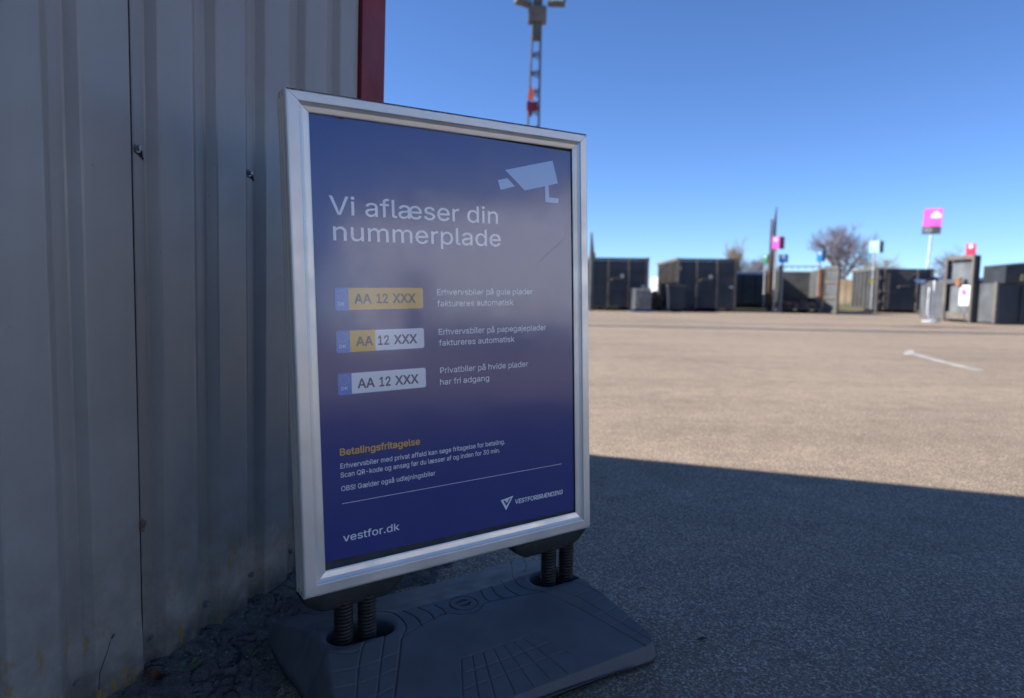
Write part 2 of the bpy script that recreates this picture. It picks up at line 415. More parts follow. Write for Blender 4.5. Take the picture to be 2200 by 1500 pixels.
# screws
bs = MB(); bs.tube([(0, 0, 0), (0, 0, .0018)], .0095, 16); bs.tube([(0, 0, .0018), (0, 0, .0035)], .0075, 16); bs.tube([(0, 0, .0035), (0, 0, .0095)], [.0058, .0052], 6)
screw_me = bs.mesh('screw'); screw_me.materials.append(M['zinc'])
bg_ = MB()
for i in range(9):
    t = i/8; bg_.v.append((.0
                        -.0105*(1-t)*math.cos(t*2)-.001, -.002-.024*t, .0012)); bg_.v.append((.0105*(1-t*.8)+.0015*math.sin(i*3), -.002-.024*t, .0012))
for i in range(8): bg_.f.append((2*i, 2*i+2, 2*i+3, 2*i+1)); bg_.mi.append(0)
grime_me = bg_.mesh('grime_streak'); grime_me.materials.append(M['grime'])
def screw(a, z, off=-DEPTH, big=1.0, streak=True):
    p = W(a, z, off+.001)
    MX = Matrix((dd, up, NN)).transposed().to_4x4()   # local x along, y up, z out
    o = bpy.data.objects.new('screw', screw_me); COL.objects.link(o); o.parent = hall
    o.matrix_basis = Matrix.Translation(p-hall.location) @ MX @ Matrix.Rotation(random.uniform(0, 1), 4, 'Z') @ Matrix.Scale(big, 4)
    if streak:
        g = bpy.data.objects.new('grime_streak', grime_me); COL.objects.link(g); g.parent = o
        g.matrix_basis = Matrix.Rotation(-random.uniform(0, .0), 4, 'Z')
for e in ends:
    if e > 1.9 or e < -1: continue
    screw(e+.045, .062+.01*random.random(), streak=e < 1)
for e in (1.106, 1.450, 1.795, .746, .398): screw(e+.038, 1.163)
# dried cocoon lump caught in the sheet lap
b = MB(); rr = random.Random(3)
for i in range(26):
    a = rr.uniform(0, 6.28); q = Vector((rr.gauss(0, .003), rr.gauss(0, .007), rr.uniform(0, .005))); L = rr.uniform(.004, .010)
    d1 = Vector((math.cos(a), math.sin(a), rr.uniform(-.5, .5)))*L; d2 = Vector((-math.sin(a), math.cos(a), rr.uniform(-.3, .3)))*L*.45
    vs = [q-d1, q+d2, q+d1, q-d2]
    b.add([W(1.1105+v.x*.8, .352+v.y*.8, .006+v.z) for v in vs], [(0, 1, 2, 3)])
o = b.build('leaf_scrap', M['wood']); tag(o, 'small shrivelled brown leaf scrap caught in the seam of the metal wall', 'leaf')

# ------------------------------------------------------------------ cracked edge strip along the wall
na, nw = 560, 90
A = np.linspace(.2, 2.9, na); Q = np.linspace(-.05, .42, nw)
AA, QQ = np.meshgrid(A, Q, indexing='ij')
cells = [(rr.uniform(.1, 3.0), rr.uniform(-.1, .5)) for _ in range(520)]
cx_ = np.array([c[0] for c in cells]); cy_ = np.array([c[1] for c in cells])
Aw = AA+.012*np.sin(QQ*60+AA*31)+.009*np.sin(AA*77+QQ*19)
Qw = QQ+.012*np.sin(AA*53+QQ*23)+.009*np.sin(QQ*87)
D = np.full((na*nw,), 9.0); D2 = D.copy()
af, qf = Aw.ravel(), Qw.ravel()
for i in range(len(cells)):
    d = np.hypot((af-cx_[i])*1.0, (qf-cy_[i])*1.5)
    D2 = np.where(d < D, D, np.minimum(D2, d)); D = np.minimum(D, d)
edge = (D2-D).reshape(na, nw)
nz = np.array([[noise.fractal((a*7, q*7, 2), 1.0, 2.0, 4) for q in Q] for a in A])
nf = np.array([[noise.noise((a*60, q*60, 6)) for q in Q] for a in A])
big = np.array([noise.noise((a*2.2, 7, 0)) for a in A])[:, None]
crk = np.clip(1-edge/.0045, 0, 1)*np.clip(.9+nz*1.6, 0, 1)
width = .30+.10*big+.05*nz
rise = np.clip((width-QQ)/.12, -1.2, 1)
H = .004+.012*np.clip(rise, -1.5, 1)+.0028*nz+.0014*nf-.006*crk
H += .010*np.exp(-np.clip(QQ, 0, 9)/.035)*(.6+.6*nz)
vs = []
ddh = Vector((dd.x, dd.y, 0)).normalized(); nnh = Vector((ddh.y, -ddh.x, 0))
for i in range(na):
    for j in range(nw):
        p = W0+ddh*A[i]+nnh*Q[j]; vs.append((p.x, p.y, H[i, j]))
fs = [(i*nw+j, (i+1)*nw+j, (i+1)*nw+j+1, i*nw+j+1) for i in range(na-1) for j in range(nw-1)]
me = bpy.data.meshes.new('cracked_ground_edge'); me.from_pydata(vs, [], [f[::-1] for f in fs]); me.update()
at = me.attributes.new('crack', 'FLOAT', 'POINT'); at.data.foreach_set('value', crk.ravel().astype(np.float32))
o = link('cracked_ground_edge', me, M['soil'], smooth=True); tag(o, kind='structure')
# grit
b = MB()
for i in range(420):
    a = rr.uniform(.7, 2.6); q = abs(rr.gauss(0, .16))+.01; s = rr.uniform(.0012, .0042)
    p = W0+ddh*a+nnh*q; z = H[min(na-1, int((a-.2)/2.7*na)), min(nw-1, max(0, int((q+.05)/.47*nw)))]+s*.4
    vs = [(p.x+s*rr.uniform(.6, 1.3)*dx, p.y+s*rr.uniform(.6, 1.3)*dy, z+s*rr.uniform(.5, 1)*dz) for dx, dy, dz in ((1, 0, 0), (-1, 0, 0), (0, 1, 0), (0, -1, 0), (0, 0, 1), (0, 0, -1))]
    b.add(vs, [(0, 2, 4), (2, 1, 4), (1, 3, 4), (3, 0, 4), (2, 0, 5), (1, 2, 5), (3, 1, 5), (0, 3, 5)])
o = b.build('grit', M['stone']); tag(o, 'loose grit on the cracked ground at the foot of the wall', 'grit', kind='stuff')
# weeds
def weed(a, q, n, hgt, label):
    p = W0+ddh*a+nnh*q; e = empty('weed', (p.x, p.y, .005), label, 'weed', 'weeds at the foot of the metal wall')
    st = MB(); lv = MB()
    for i in range(n):
        t = rr.uniform(0, 6.28); L = hgt*rr.uniform(.6, 1.1); tip = Vector((math.cos(t)*L*.6, math.sin(t)*L*.6, L*.6)); 
        st.tube([(0, 0, 0), tip*.5+Vector((0, 0, L*.12)), tip], [.0009, .0007, .0004], 5)
        for s_ in (.5, .75, 1.0):
            c = tip*s_+Vector((0, 0, L*.1)); w = Vector((-math.sin(t), math.cos(t), 0))*L*.16; d = Vector((math.cos(t), math.sin(t), .15))*L*.34
            lv.add([c, c+d*.5+w, c+d, c+d*.5-w], [(0, 1, 2, 3)])
    st.build('stem', M['leaf'], e); lv.build('leaves', M['leaf'], e)
weed(1.165, .075, 6, .034, 'small green weed by the wall nearest the brown leaf, below the sheet seam')
weed(1.255, .165, 5, .026, 'small green weed growing from a crack away from the wall')
weed(1.215, .035, 4, .030, 'tiny pale weed tight against the foot of the wall')
# brown leaf on the ground
p = W0+ddh*1.10+nnh*.045
b = MB()
for i in range(9):
    for j in range(5):
        u_ = i/8; v_ = j/4-.5; wd = math.sin(u_*math.pi)**.7*.030
        b.v.append((p.x-.028+u_*.056, p.y+v_*wd, .026+.008*math.sin(u_*7)+abs(v_)*.018*math.sin(u_*3)))
for i in range(8):
    for j in range(4): a = i*5+j; b.f.append((a, a+5, a+6, a+1)); b.mi.append(0)
o = b.build('dry_leaf', M['dry_leaf'], smooth=True); tag(o, 'dry red-brown leaf lying against the foot of the wall', 'leaf')
# thin twig leaning on the wall
b = MB(); b.tube([W(.985, .045, .02), W(.995, .075, .012), W(1.018, .105, .006), W(1.032, .135, .004)], [.0011, .001, .0008, .0006], 5)
b.tube([W(1.03, .13, .004), W(1.036, .137, .005)], .003, 6)
o = b.build('dead_stalk', M['twig']); tag(o, 'thin dead stalk leaning against the wall near the ground', 'stalk')
# dark leaves lying on the yard
for lx, ly, s_, lab in ((.50, 1.66, .018, 'small dark leaf on the asphalt right of the stand foot'), (.40, 1.95, .016, 'small brown leaf on the asphalt behind the stand foot corner')):
    b = MB(); b.add([(lx-s_, ly, .004), (lx, ly-s_*.4, .009), (lx+s_, ly+.003, .005), (lx+.002, ly+s_*.45, .008)], [(0, 1, 3), (1, 2, 3)])
    o = b.build('fallen_leaf', M['dry_leaf']); tag(o, lab, 'leaf', 'leaves on the yard')

# ------------------------------------------------------------------ the poster stand
O = Vector((-.39273645, 1.39559066, HC-.60710461))
U = Vector((.83493831, .55012102, .01564911)); V = Vector((-.03293983, .01801253, .99929501)); V = (V-U*V.dot(U)).normalized(); N3 = U.cross(V)
PW, PH = .6827, .960
def P(u, v, d=0): return O+U*u+V*v+N3*d       # d>0 towards the viewer
stand_loc = P(PW/2, 0, -.03); stand_loc.z = 0
stand = empty('poster_stand', stand_loc, 'silver framed pavement stand with a blue poster, on springs and a dark plastic foot', 'poster stand')
TH = .040       # board thickness, front face at d=+.010
F0 = .011
prof = [(.000, -.020), (.000, -.0135), (.0015, -.012), (.0015, -.0085), (.000, -.007), (.000, F0-.006), (.0008, F0-.003), (.003, F0-.0008), (.006, F0), (.026, F0+.0004), (.0275, F0-.0002), (.0295, F0-.0025), (.036, F0-.0062), (.047, F0-.0088), (.0495, F0-.0098), (.0502, .0005)]
prof = [(a, d) for a, d in prof]
ou0, ou1, ov0, ov1 = -.0500, PW+.0445, -.0490, PH+.0420
def rail(side, flip=False, fw=1.0):
    """mitred rail; outer edge line of the frame, s measured inwards"""
    b = MB(); n = len(prof)
    lw = {'L': .0500, 'R': .0445, 'B': .0490, 'T': .0420}
    for end in (0, 1):
        for s, d in prof:
            k = s/.0502
            sl, sr_, sb, st_ = k*lw['L'], k*lw['R'], k*lw['B'], k*lw['T']; g = .0005
            if side == 'L': u_ = ou0+sl; v_ = (ov0+sb+g) if end == 0 else (ov1-st_-g)
            if side == 'R': u_ = ou1-sr_; v_ = (ov0+sb+g) if end == 0 else (ov1-st_-g)
            if side == 'B': v_ = ov0+sb; u_ = (ou0+sl+g) if end == 0 else (ou1-sr_-g)
            if side == 'T': v_ = ov1-st_; u_ = (ou0+sl+g) if end == 0 else (ou1-sr_-g)
            dd_ = d if not flip else -.040-d
            b.v.append(tuple(P(u_, v_, dd_)))
    for i in range(n-1):
        f = (i, i+1, n+i+1, n+i); b.f.append(f); b.mi.append(0)
    b.f.append(tuple(range(n))); b.mi.append(0); b.f.append(tuple(range(n, 2*n))); b.mi.append(0)
    me = b.mesh('frame_rail'); bm = bmesh.new(); bm.from_mesh(me); bmesh.ops.recalc_face_normals(bm, faces=bm.faces)
    cen = P(PW/2, PH/2, -.02)
    bm.to_mesh(me); bm.free()
    return link('frame_rail', me, M['alu'], stand, world_coords=True)
for s in 'LRBT': rail(s); rail(s, True)
def pbox(u0, u1, v0, v1, d0, d1, name, mat, parent=stand, bevel=0):
    b = MB(); vs = [P(u_, v_, d_) for d_ in (d0, d1) for (u_, v_) in ((u0, v0), (u1, v0), (u1, v1), (u0, v1))]
    b.add(vs, [(0, 3, 2, 1), (4, 5, 6, 7), (0, 1, 5, 4), (1, 2, 6, 5), (2, 3, 7, 6), (3, 0, 4, 7)])
    return b.build(name, mat, parent, world_coords=True, bevel=bevel)
pbox(ou0+.006, ou1-.006, ov0+.006, ov1-.006, -.034, -.006, 'backing_board', M['back_board'])
# corner caps: little dark plastic pieces seen at the mitres' outer corners
for (a, c) in ((ou0, ov1), (ou1, ov1), (ou0, ov0), (ou1, ov0)):
    su = 1 if a == ou0 else -1; sv = -1 if c == ov1 else 1
    pbox(*sorted((a+su*.0006, a+su*.012)), *sorted((c+sv*.0006, c+sv*.012)), -.0355, -.0045, 'corner_cap', M['bracket'])
def poster_sheet(d0, d1):
    nu, nv = 24, 34; b = MB()
    for j in range(nv+1):
        for i in range(nu+1):
            u_ = -.004+(PW+.002)*i/nu; v_ = .017-.011*i/nu+(PH-.012)*j/nv
            v_ = min(v_, PH+.003)
            b.v.append(tuple(P(u_, v_, d1+.00015*noise.noise((u_*4, v_*4, 3)))))
    for j in range(nv):
        for i in range(nu):
            a = j*(nu+1)+i; b.f.append((a, a+1, a+nu+2, a+nu+1)); b.mi.append(0)
    return b
pb = poster_sheet(0, -.0026); poster = pb.build('poster', M['poster'], stand, smooth=True, world_coords=True)
pb = poster_sheet(0, -.0026)
pb.v = [tuple(Vector(v)-N3*(.0348)) for v in pb.v]; pb.f = [f[::-1] for f in pb.f]
pb.build('poster', M['poster'], stand, smooth=True, world_coords=True, label='rear poster in the stand')

# --- print: pixel positions in the photograph unprojected to the poster plane once, kept as (u, v)
def px(x, y):
    r = c2w((x-1100)/FPX, (y-750)/FPX, 1); t = (O-Vector((0, 0, HC))).dot(N3)/r.dot(N3)
    q = Vector((0, 0, HC))+r*t-O; return q.dot(U), q.dot(V)
ZP = -.0022
def poly(ptsuv, mat, name, z=ZP, parent=poster):
    b = MB(); b.add([P(u_, v_, z) for u_, v_ in ptsuv], [tuple(range(len(ptsuv)))]); me = b.mesh(name)
    bm = bmesh.new(); bm.from_mesh(me); bm.normal_update()
    for f in bm.faces:
        if f.normal.dot(N3) < 0: f.normal_flip()
    bmesh.ops.triangulate(bm, faces=bm.faces); bm.to_mesh(me); bm.free()
    return link(name, me, mat, parent)
import os
FONT = None
try:                                   # grotesque that ships with Blender itself; falls back to the built-in font
    FONT = bpy.data.fonts.load(os.path.join(bpy.utils.system_resource('DATAFILES'), 'fonts', 'Inter.woff2'))
except Exception:
    FONT = None
from mathutils.geometry import tessellate_polygon
def fill_glyphs(me, bold=0):
    """outlines of overlapping contours are filled one by one, each minus the holes inside it"""
    nb = {}
    for e in me.edges:
        a, c = e.vertices; nb.setdefault(a, []).append(c); nb.setdefault(c, []).append(a)
    seen = set(); loops = []
    for st in range(len(me.vertices)):
        if st in seen or st not in nb: continue
        lp = [st]; seen.add(st); cur = st; nxt = max(nb[st]) if (st+1) not in nb[st] else st+1
        while nxt not in seen:
            lp.append(nxt); seen.add(nxt); c2 = [q for q in nb[nxt] if q not in seen]
            if not c2: break
            nxt = c2[0]
        loops.append([me.vertices[i].co.copy() for i in lp])
    area = lambda l: sum(l[i].x*l[(i+1) % len(l)].y-l[(i+1) % len(l)].x*l[i].y for i in range(len(l)))/2
    def inside(p, l):
        r = False
        for i in range(len(l)):
            a, c = l[i], l[i-1]
            if (a.y > p.y) != (c.y > p.y) and p.x < (c.x-a.x)*(p.y-a.y)/(c.y-a.y)+a.x: r = not r
        return r
    ar = [area(l) for l in loops]; big = max(range(len(loops)), key=lambda i: abs(ar[i])); sg = 1 if ar[big] > 0 else -1
    vs = []; fs = []; zo = []; used = 0
    outs = [l for l, a in zip(loops, ar) if a*sg > 0]; holes = [l for l, a in zip(loops, ar) if a*sg <= 0]
    for l in outs:
        grp = [l]+[h for h in holes if all(inside(q, l) for q in h[::3])]
        flat_ = [v for g in grp for v in g]; k = len(vs)
        for t in tessellate_polygon(grp):
            a, b_, c = (flat_[q] for q in t); f = tuple(k+q for q in t)
            fs.append(f if (b_-a).cross(c-a).z > 0 else f[::-1])
        vs += [tuple(v) for v in flat_]; zo += [(used % 3)*.00003]*len(flat_); used += 1
    if bold:                                   # heavier weight: the same shapes laid down again in a small circle
        v0, f0, z0_ = list(vs), list(fs), list(zo)
        for q in range(8):
            k = len(vs); dx, dy = bold*math.cos(q*math.pi/4), bold*math.sin(q*math.pi/4)
            vs += [(v[0]+dx, v[1]+dy, v[2]) for v in v0]; fs += [tuple(i+k for i in f) for f in f0]; zo += [z+.00001*(q+1) for z in z0_]
    m2 = bpy.data.meshes.new('lettering'); m2.from_pydata(vs, [], fs); return m2, zo
CAPH = .509 if FONT else .729
def text(body, l, r_, base, cap, mat, bold=0, z=ZP, slant=0, label=None, spacing=1.0, name='lettering', glyph='x'):
    """l, r_: pixel ends of the line; fitted to width; cap: height of capitals/ascenders in metres"""
    cu = bpy.data.curves.new('text', 'FONT')
    cu.body = body.replace('æ', 'ae') if FONT else body      # the ligature is set as a + e, drawn together
    if FONT:
        k = 0
        for ch in body:
            if ch == 'æ': cu.body_format[k].kerning = -12.5; k += 1
            k += 1
    cu.size = 1
    if FONT: cu.font = FONT
    cu.resolution_u = 4; cu.space_character = spacing
    cu.fill_mode = 'NONE' if FONT else cu.fill_mode
    to = bpy.data.objects.new('tmp', cu); COL.objects.link(to)
    me = bpy.data.meshes.new_from_object(to.evaluated_get(bpy.context.evaluated_depsgraph_get()))
    bpy.data.objects.remove(to)
    zoff = None
    if FONT: me, zoff = fill_glyphs(me, bold)
    n = len(me.vertices); co = np.zeros(n*3); me.vertices.foreach_get('co', co); co = co.reshape(-1, 3)
    zz = np.full(n, float(z)) if zoff is None else z+np.array(zoff)
    (u0, v0), (u1, v1) = px(*l), px(*r_)
    v_ = (v0+v1)/2 if base is None else base
    sx = (u1-u0)/(co[:, 0].max()-co[:, 0].min()); sy = cap/CAPH
    x = (co[:, 0]-co[:, 0].min())*sx+u0+slant*co[:, 1]*sy; y = co[:, 1]*sy+v_
    Pn = np.array(O)[None]+x[:, None]*np.array(U)+y[:, None]*np.array(V)+zz[:, None]*np.array(N3)
    me.vertices.foreach_set('co', Pn.ravel()); me.update(); me.materials.clear()
    o = link(name, me, mat, poster); 
    if label: o['label'] = label
    return o
WI, YE, NA = M['ink_white'], M['ink_yellow'], M['ink_navy']
MM = PH/984.0
text('Vi aflæser din', (708.5, 461), (1071, 480), None, .0385, WI, .004, label='large white headline, first line')
text('nummerplade', (717, 519), (1077, 527), None, .0385, WI, .004, label='large white headline, second line')
ang = []
def rounded(u0, u1, v0, v1, r_, cs=(1, 1, 1, 1)):
    out = []
    for (cx0, cy0, a0, c) in ((u1-r_, v1-r_, 0, cs[0]), (u0+r_, v1-r_, 90, cs[1]), (u0+r_, v0+r_, 180, cs[2]), (u1-r_, v0+r_, 270, cs[3])):
        if c:
            for k in range(6): t = R(a0+18*k); out.append((cx0+r_*math.cos(t), cy0+r_*math.sin(t)))
        else:
            out.append((cx0+(r_ if a0 in (0, 270) else -r_), cy0+(r_ if a0 in (0, 90) else -r_)))
    return out
plates = [((719.5, 618), (719.5, 669), (911, 616), (911, 663.5), 749.5, None, 'Y'),
          ((722, 710), (722, 760.7), (913.4, 703.4), (913.4, 748.7), 753, 807.3, 'S'),
          ((725.8, 801.4), (725.8, 851.8), (917.2, 789.2), (917.2, 833.2), 756.4, None, 'W')]
letters = [[('AA', (762.2, 652), (799.6, 651.5)), ('12', (809.8, 651), (834.5, 651)), ('XXX', (844.7, 650.8), (893.8, 650.2))],
           [('AA', (765.8, 743.7), (802.9, 742)), ('12', (812.9, 741), (837, 740)), ('XXX', (847.2, 739.5), (897.1, 737.3))],
           [('AA', (769, 833.8), (806.2, 831)), ('12', (816.2, 830), (840.3, 828.5)), ('XXX', (850, 828), (900.2, 823.6))]]
dks = [((734, 633.5), (726.6, 657.2), (741, 656.6)), ((737.3, 725.8), (730.1, 748.7), (744.4, 747.8)), ((741, 816.7), (734, 839), (748.2, 837.8))]
for (tl, bl, tr, br, xs, split, kind), lets, (st, d0, d1) in zip(plates, letters, dks):
    u0 = (px(*tl)[0]+px(*bl)[0])/2; u1 = (px(*tr)[0]+px(*br)[0])/2
    v1 = (px(*tl)[1]+px(*tr)[1])/2; v0 = (px(*bl)[1]+px(*br)[1])/2; e = .0018
    pl = poly(rounded(u0, u1, v0, v1, .006), M['ink_edge'], 'plate_border')
    ym = (tl[1]+bl[1])/2
    us = px(xs, ym)[0]
    poly(rounded(u0+.0012, us-.0004, v0+.0012, v1-.0012, .005, (0, 1, 1, 0)), M['ink_eu'], 'plate_band', ZP+.0001)
    if kind == 'S':
        um = px(split, 730)[0]
        poly(rounded(us, um, v0+e, v1-e, .001, (0, 0, 0, 0)), YE, 'plate_field', ZP+.0001)
        poly(rounded(um, u1-e, v0+e, v1-e, .005, (1, 0, 0, 1)), WI, 'plate_field', ZP+.0001)
    else:
        poly(rounded(us, u1-e, v0+e, v1-e, .005, (1, 0, 0, 1)), YE if kind == 'Y' else WI, 'plate_field', ZP+.0001)
    bs_ = np.mean([px(*q)[1] for t in lets for q in t[1:]])
    for body, a, c in lets: text(body, a, c, bs_, .0200, NA, .020, ZP+.0002)
    cu_, cv_ = px(*st); rad = .0098
    b = MB()
    for k in range(12):
        t = k*math.pi/6; q = (cu_+rad*math.cos(t), cv_+rad*math.sin(t))
        pts = []
        for j in range(10):
            rj = .0015 if j % 2 == 0 else .0007; a = math.pi/2+j*math.pi/5; pts.append(P(q[0]+rj*math.cos(a), q[1]+rj*math.sin(a), ZP+.0003))
        b.add(pts, [tuple(range(10))])
    b.build('star_ring', YE, poster)
    text('DK', d0, d1, None, .0072, WI, .008, ZP+.0003)
text('Erhvervsbiler på gule plader', (939.6, 634.2), (1145, 632.2), None, .0135, WI, .008)
text('faktureres automatisk', (940, 658.4), (1104.3, 655.6), None, .0135, WI, .008)
text('Erhvervsbiler på papegøjeplader', (943.4, 718.7), (1174.5, 709.8), None, .0135, WI, .008)
text('faktureres automatisk', (944.2, 742.9), (1106.3, 734.5), None, .0135, WI, .008)
text('Privatbiler på hvide plader', (946.5, 803.2), (1135.6, 786.7), None, .0135, WI, .008)
text('har fri adgang', (946.5, 826.9), (1052, 818.5), None, .0135, WI, .008)
text('Betalingsfritagelse', (731, 977.4), (903.6, 957.2), None, .0148, YE, .017, label='yellow sub-heading')
text('Erhvervsbiler med privat affald kan søge fritagelse for betaling.', (732.1, 1006), (1085.8, 955), None, .0108, WI, .008)
text('Scan QR-kode og ansøg før du læsser af og inden for 30 min.', (732.4, 1025.4), (1074.9, 973.5), None, .0108, WI, .008)
text('OBS! Gælder også udlejningsbiler', (734, 1054.5), (936.3, 1023.2), None, .0108, WI, .008)
text('vestfor.dk', (738, 1163.6), (859.4, 1140.4), None, .0165, WI, .008, label='white web address at the foot of the poster')
text('VESTFORBRÆNDING', (1107.3, 1083.7), (1209.9, 1061.3), None, .0112, WI, .022, label='white company name beside the triangle emblem', slant=.12)
a, c = px(735.9, 1085), px(1207.7, 995.4); vm = (a[1]+c[1])/2
poly([(a[0], vm-.0006), (c[0], vm-.0006), (c[0], vm+.0006), (a[0], vm+.0006)], WI, 'rule_line')
# emblem: a solid triangle with a V-shaped band cut out of it
t0, t1, t2 = px(1076.8, 1075.8), px(1104, 1065.4), px(1088.2, 1096.8)
def tri_ring(s0, s1):
    c0 = ((t0[0]+t1[0]+t2[0])/3, (t0[1]+t1[1]+t2[1])/3)
    f = lambda p_, s: (c0[0]+(p_[0]-c0[0])*s, c0[1]+(p_[1]-c0[1])*s)
    return [f(p_, s0) for p_ in (t0, t1, t2)], [f(p_, s1) for p_ in (t0, t1, t2)]
oa, ia = tri_ring(1.0, .60)
poly([t0, t1, t2], WI, 'emblem')
L = lambda a_, b_, k_: (a_[0]+(b_[0]-a_[0])*k_, a_[1]+(b_[1]-a_[1])*k_)
top_a, top_b = L(t0, t1, .20), L(t0, t1, .80)
mid = L(L(t0, t1, .5), t2, .66)
b1, b2 = L(t0, t1, .32), L(t0, t1, .68); mid2 = L(L(t0, t1, .5), t2, .42)
shift = lambda p_, dv: (p_[0], p_[1]+dv)
poly([shift(top_a, -.0035), shift(mid, 0), shift(top_b, -.0035), shift(b2, -.0035), shift(mid2, 0), shift(b1, -.0035)], M['poster'], 'emblem_band', ZP+.0001)
# camera pictogram
Z6 = lambda x, y: px(1020+x/6, 250+y/6)
CI = M['ink_cam']
poly([Z6(397, 690), Z6(1010, 570), Z6(1078, 862), Z6(960, 888), Z6(652, 955)], CI, 'camera_pictogram', label_ := None or ZP)
poly([Z6(908, 898), Z6(958, 887), Z6(967, 1045), Z6(1085, 1058), Z6(1083, 1120), Z6(918, 1105)], CI, 'camera_pictogram')
poly([Z6(303, 822), Z6(425, 795), Z6(523, 900), Z6(340, 947)], CI, 'camera_pictogram')
# scratches and a curled scrap on the print
def scratch(a_, c_, w):
    b = MB()
    q0, q1 = Vector(px(*a_)), Vector(px(*c_)); d = (q1-q0).normalized(); nrm = Vector((-d.y, d.x))*w; m_ = (q0+q1)/2+Vector((0, -.002))
    b.add([P(*(q0), ZP+.0005), P(*(m_-nrm), ZP+.0005), P(*(q1), ZP+.0005), P(*(m_+nrm), ZP+.0005)], [(0, 1, 2, 3)]); b.build('scratch', M['ink_navy'], poster)
scratch((849, 493), (868, 474), .0006); scratch((1150, 570), (1221, 506), .0007); scratch((1176, 643), (1208, 645), .0006); scratch((905, 430), (910, 445), .0004)
scratch((1214, 909), (1231, 907), .0006)
a = [px(*q) for q in ((720, 250), (724, 253), (735, 256), (741, 255), (733, 251))]
poly(a, M['back_board'], 'torn_patch', ZP+.0004)
b = MB()
for i in range(46):
    q = px(rr.uniform(690, 1225), rr.uniform(340, 1050)); s_ = rr.uniform(.0004, .0012); t = rr.uniform(0, 6)
    b.add([P(q[0]+s_*k_*math.cos(t+j*1.57), q[1]+s_*k_*math.sin(t+j*1.57), ZP+.0005) for j, k_ in enumerate((1, .5, 1.1, .6))], [(0, 1, 2, 3)])
b.build('dirt_speck', M['grime'], poster); COL.objects['dirt_speck']['kind'] = 'stuff'

# worn edge of the top rail
M['edge_wear'] = new_mat('edge_wear', (.085, .10, .13), .8)
b = MB(); rw = random.Random(4); N_ = 420; k = 0
for i in range(N_+1):
    u_ = ou0+.004+(ou1-ou0-.008)*i/N_; e = max(0, noise.fractal((u_*26, 3.3, 0), 1, 2, 3)*.5+.42)*(.35+.65*(rw.random()))
    b.v.append(tuple(P(u_, ov1-.0004, F0-.0025))); b.v.append(tuple(P(u_, ov1-.0018-.0042*e, F0+.0006)))
for i in range(N_): b.f.append((2*i, 2*i+1, 2*i+3, 2*i+2)); b.mi.append(0)
b.build('edge_wear', M['edge_wear'], stand, world_coords=True)
# brackets under the frame
def bracket(u0, u1, flipx):
    b = MB(); n = 26; rows = []
    for i in range(n+1):
        t = i/n; u_ = u0+(u1-u0)*t
        e = min(t, 1-t); dep = .047*min(1, (e/.20))**.5 if e < .20 else .047
        row = []
        for k in range(13):
            f = k/12; z_ = -f*dep
            half = .019*math.cos(f*1.25)**.8
            row.append((u_, ov0+.001+z_, half))
        rows.append(row)
    m_ = 13
    for sgn in (1, -1):
        k0 = len(b.v)
        for row in rows:
            for (u_, v_, h_) in row: b.v.append(tuple(P(u_, v_, -.020+sgn*h_)))
        for i in range(n):
            for k in range(m_-1):
                a = k0+i*m_+k; f = (a, a+1, a+m_+1, a+m_); b.f.append(f if sgn > 0 else f[::-1]); b.mi.append(0)
    N_ = (n+1)*m_
    for i in range(n):
        a = i*m_+m_-1; b.f.append((a, a+N_, a+N_+m_, a+m_)); b.mi.append(0)
    return b.build('bracket', M['bracket'], stand, smooth=True, world_coords=True)
bracket(ou0-.004, .190, False); bracket(ou1-.250, ou1+.002, True)
# foot (ballast base): height field with moulded grooves
uh = Vector((U.x, U.y, 0)).normalized(); nh = Vector((-uh.y, uh.x, 0))
ctr = (O+U*(PW/2)); ctr.z = 0; ctr = ctr+nh*.02
B = lambda x, y, z: ctr+uh*x+nh*y+Vector((0, 0, z))
YF = .292
nx, ny = 540, 390
S = np.linspace(-1, 1, nx); Tt = np.linspace(-YF, YF, ny)
def top_x(y):
    a = np.abs(y); x = .345+np.clip((a-.05)/.24, 0, 1)**.8*.043
    r_ = .035; q = np.clip(a-(YF-r_), 0, r_); return x-(r_-np.sqrt(np.maximum(r_*r_-q*q, 0)))
XX = S[:, None]*top_x(Tt)[None, :]; YY = np.broadcast_to(Tt[None, :], XX.shape).copy()
YY = np.where(YY > 0, YY*(1-.13*np.exp(-(XX/.23)**4)*np.clip(YY/.1, 0, 1)), YY)
def hz(y): a = np.abs(y); return np.where(a < .055, .12, .12-np.clip((a-.055)/.237, 0, 1)**1.05*.072)
HH = hz(YY).copy()
HH = .5*(HH+.5*(np.roll(HH, 3, 1)+np.roll(HH, -3, 1))); HH[:, :4] = hz(YY[:, :4]); HH[:, -4:] = hz(YY[:, -4:])
HH -= .012*np.exp(-(XX/.20)**6)*np.exp(-(YY/.16)**4)*.7
CXH = .0
holes = [(-.255, .003), (.300, .006)]
def stad(cx0, cy0, hx, hy):
    dx = np.maximum(np.abs(XX-cx0)-(hx-hy), 0); return np.hypot(dx, YY-cy0)-hy
dust = np.zeros_like(HH)
GR = []
def seg(pl, depth=.0032, w=.0021, du=0.0):
    GR.append((pl, depth, w, du))
plat = [(-.30, -.29), (-.261, -.202), (-.225, -.137), (-.184, -.062), (-.12, -.031), (-.06, -.012), (-.035, -.018), (-.015, -.036), (.012, -.043), (.035, -.036), (.055, -.018), (.08, -.014), (.15, -.027), (.214, -.05), (.27, -.143), (.315, -.232), (.345, -.291)]
seg(plat, .0042, .0026, .45)
seg([(-.165, .09), (-.148, .03), (-.152, -.024), (-.182, -.061)]); seg([(-.13, .055), (-.113, .012), (-.121, -.036)]); seg([(-.09, .05), (-.076, .01), (-.083, -.024)]); seg([(-.05, .04), (-.042, .012), (-.046, -.012)])
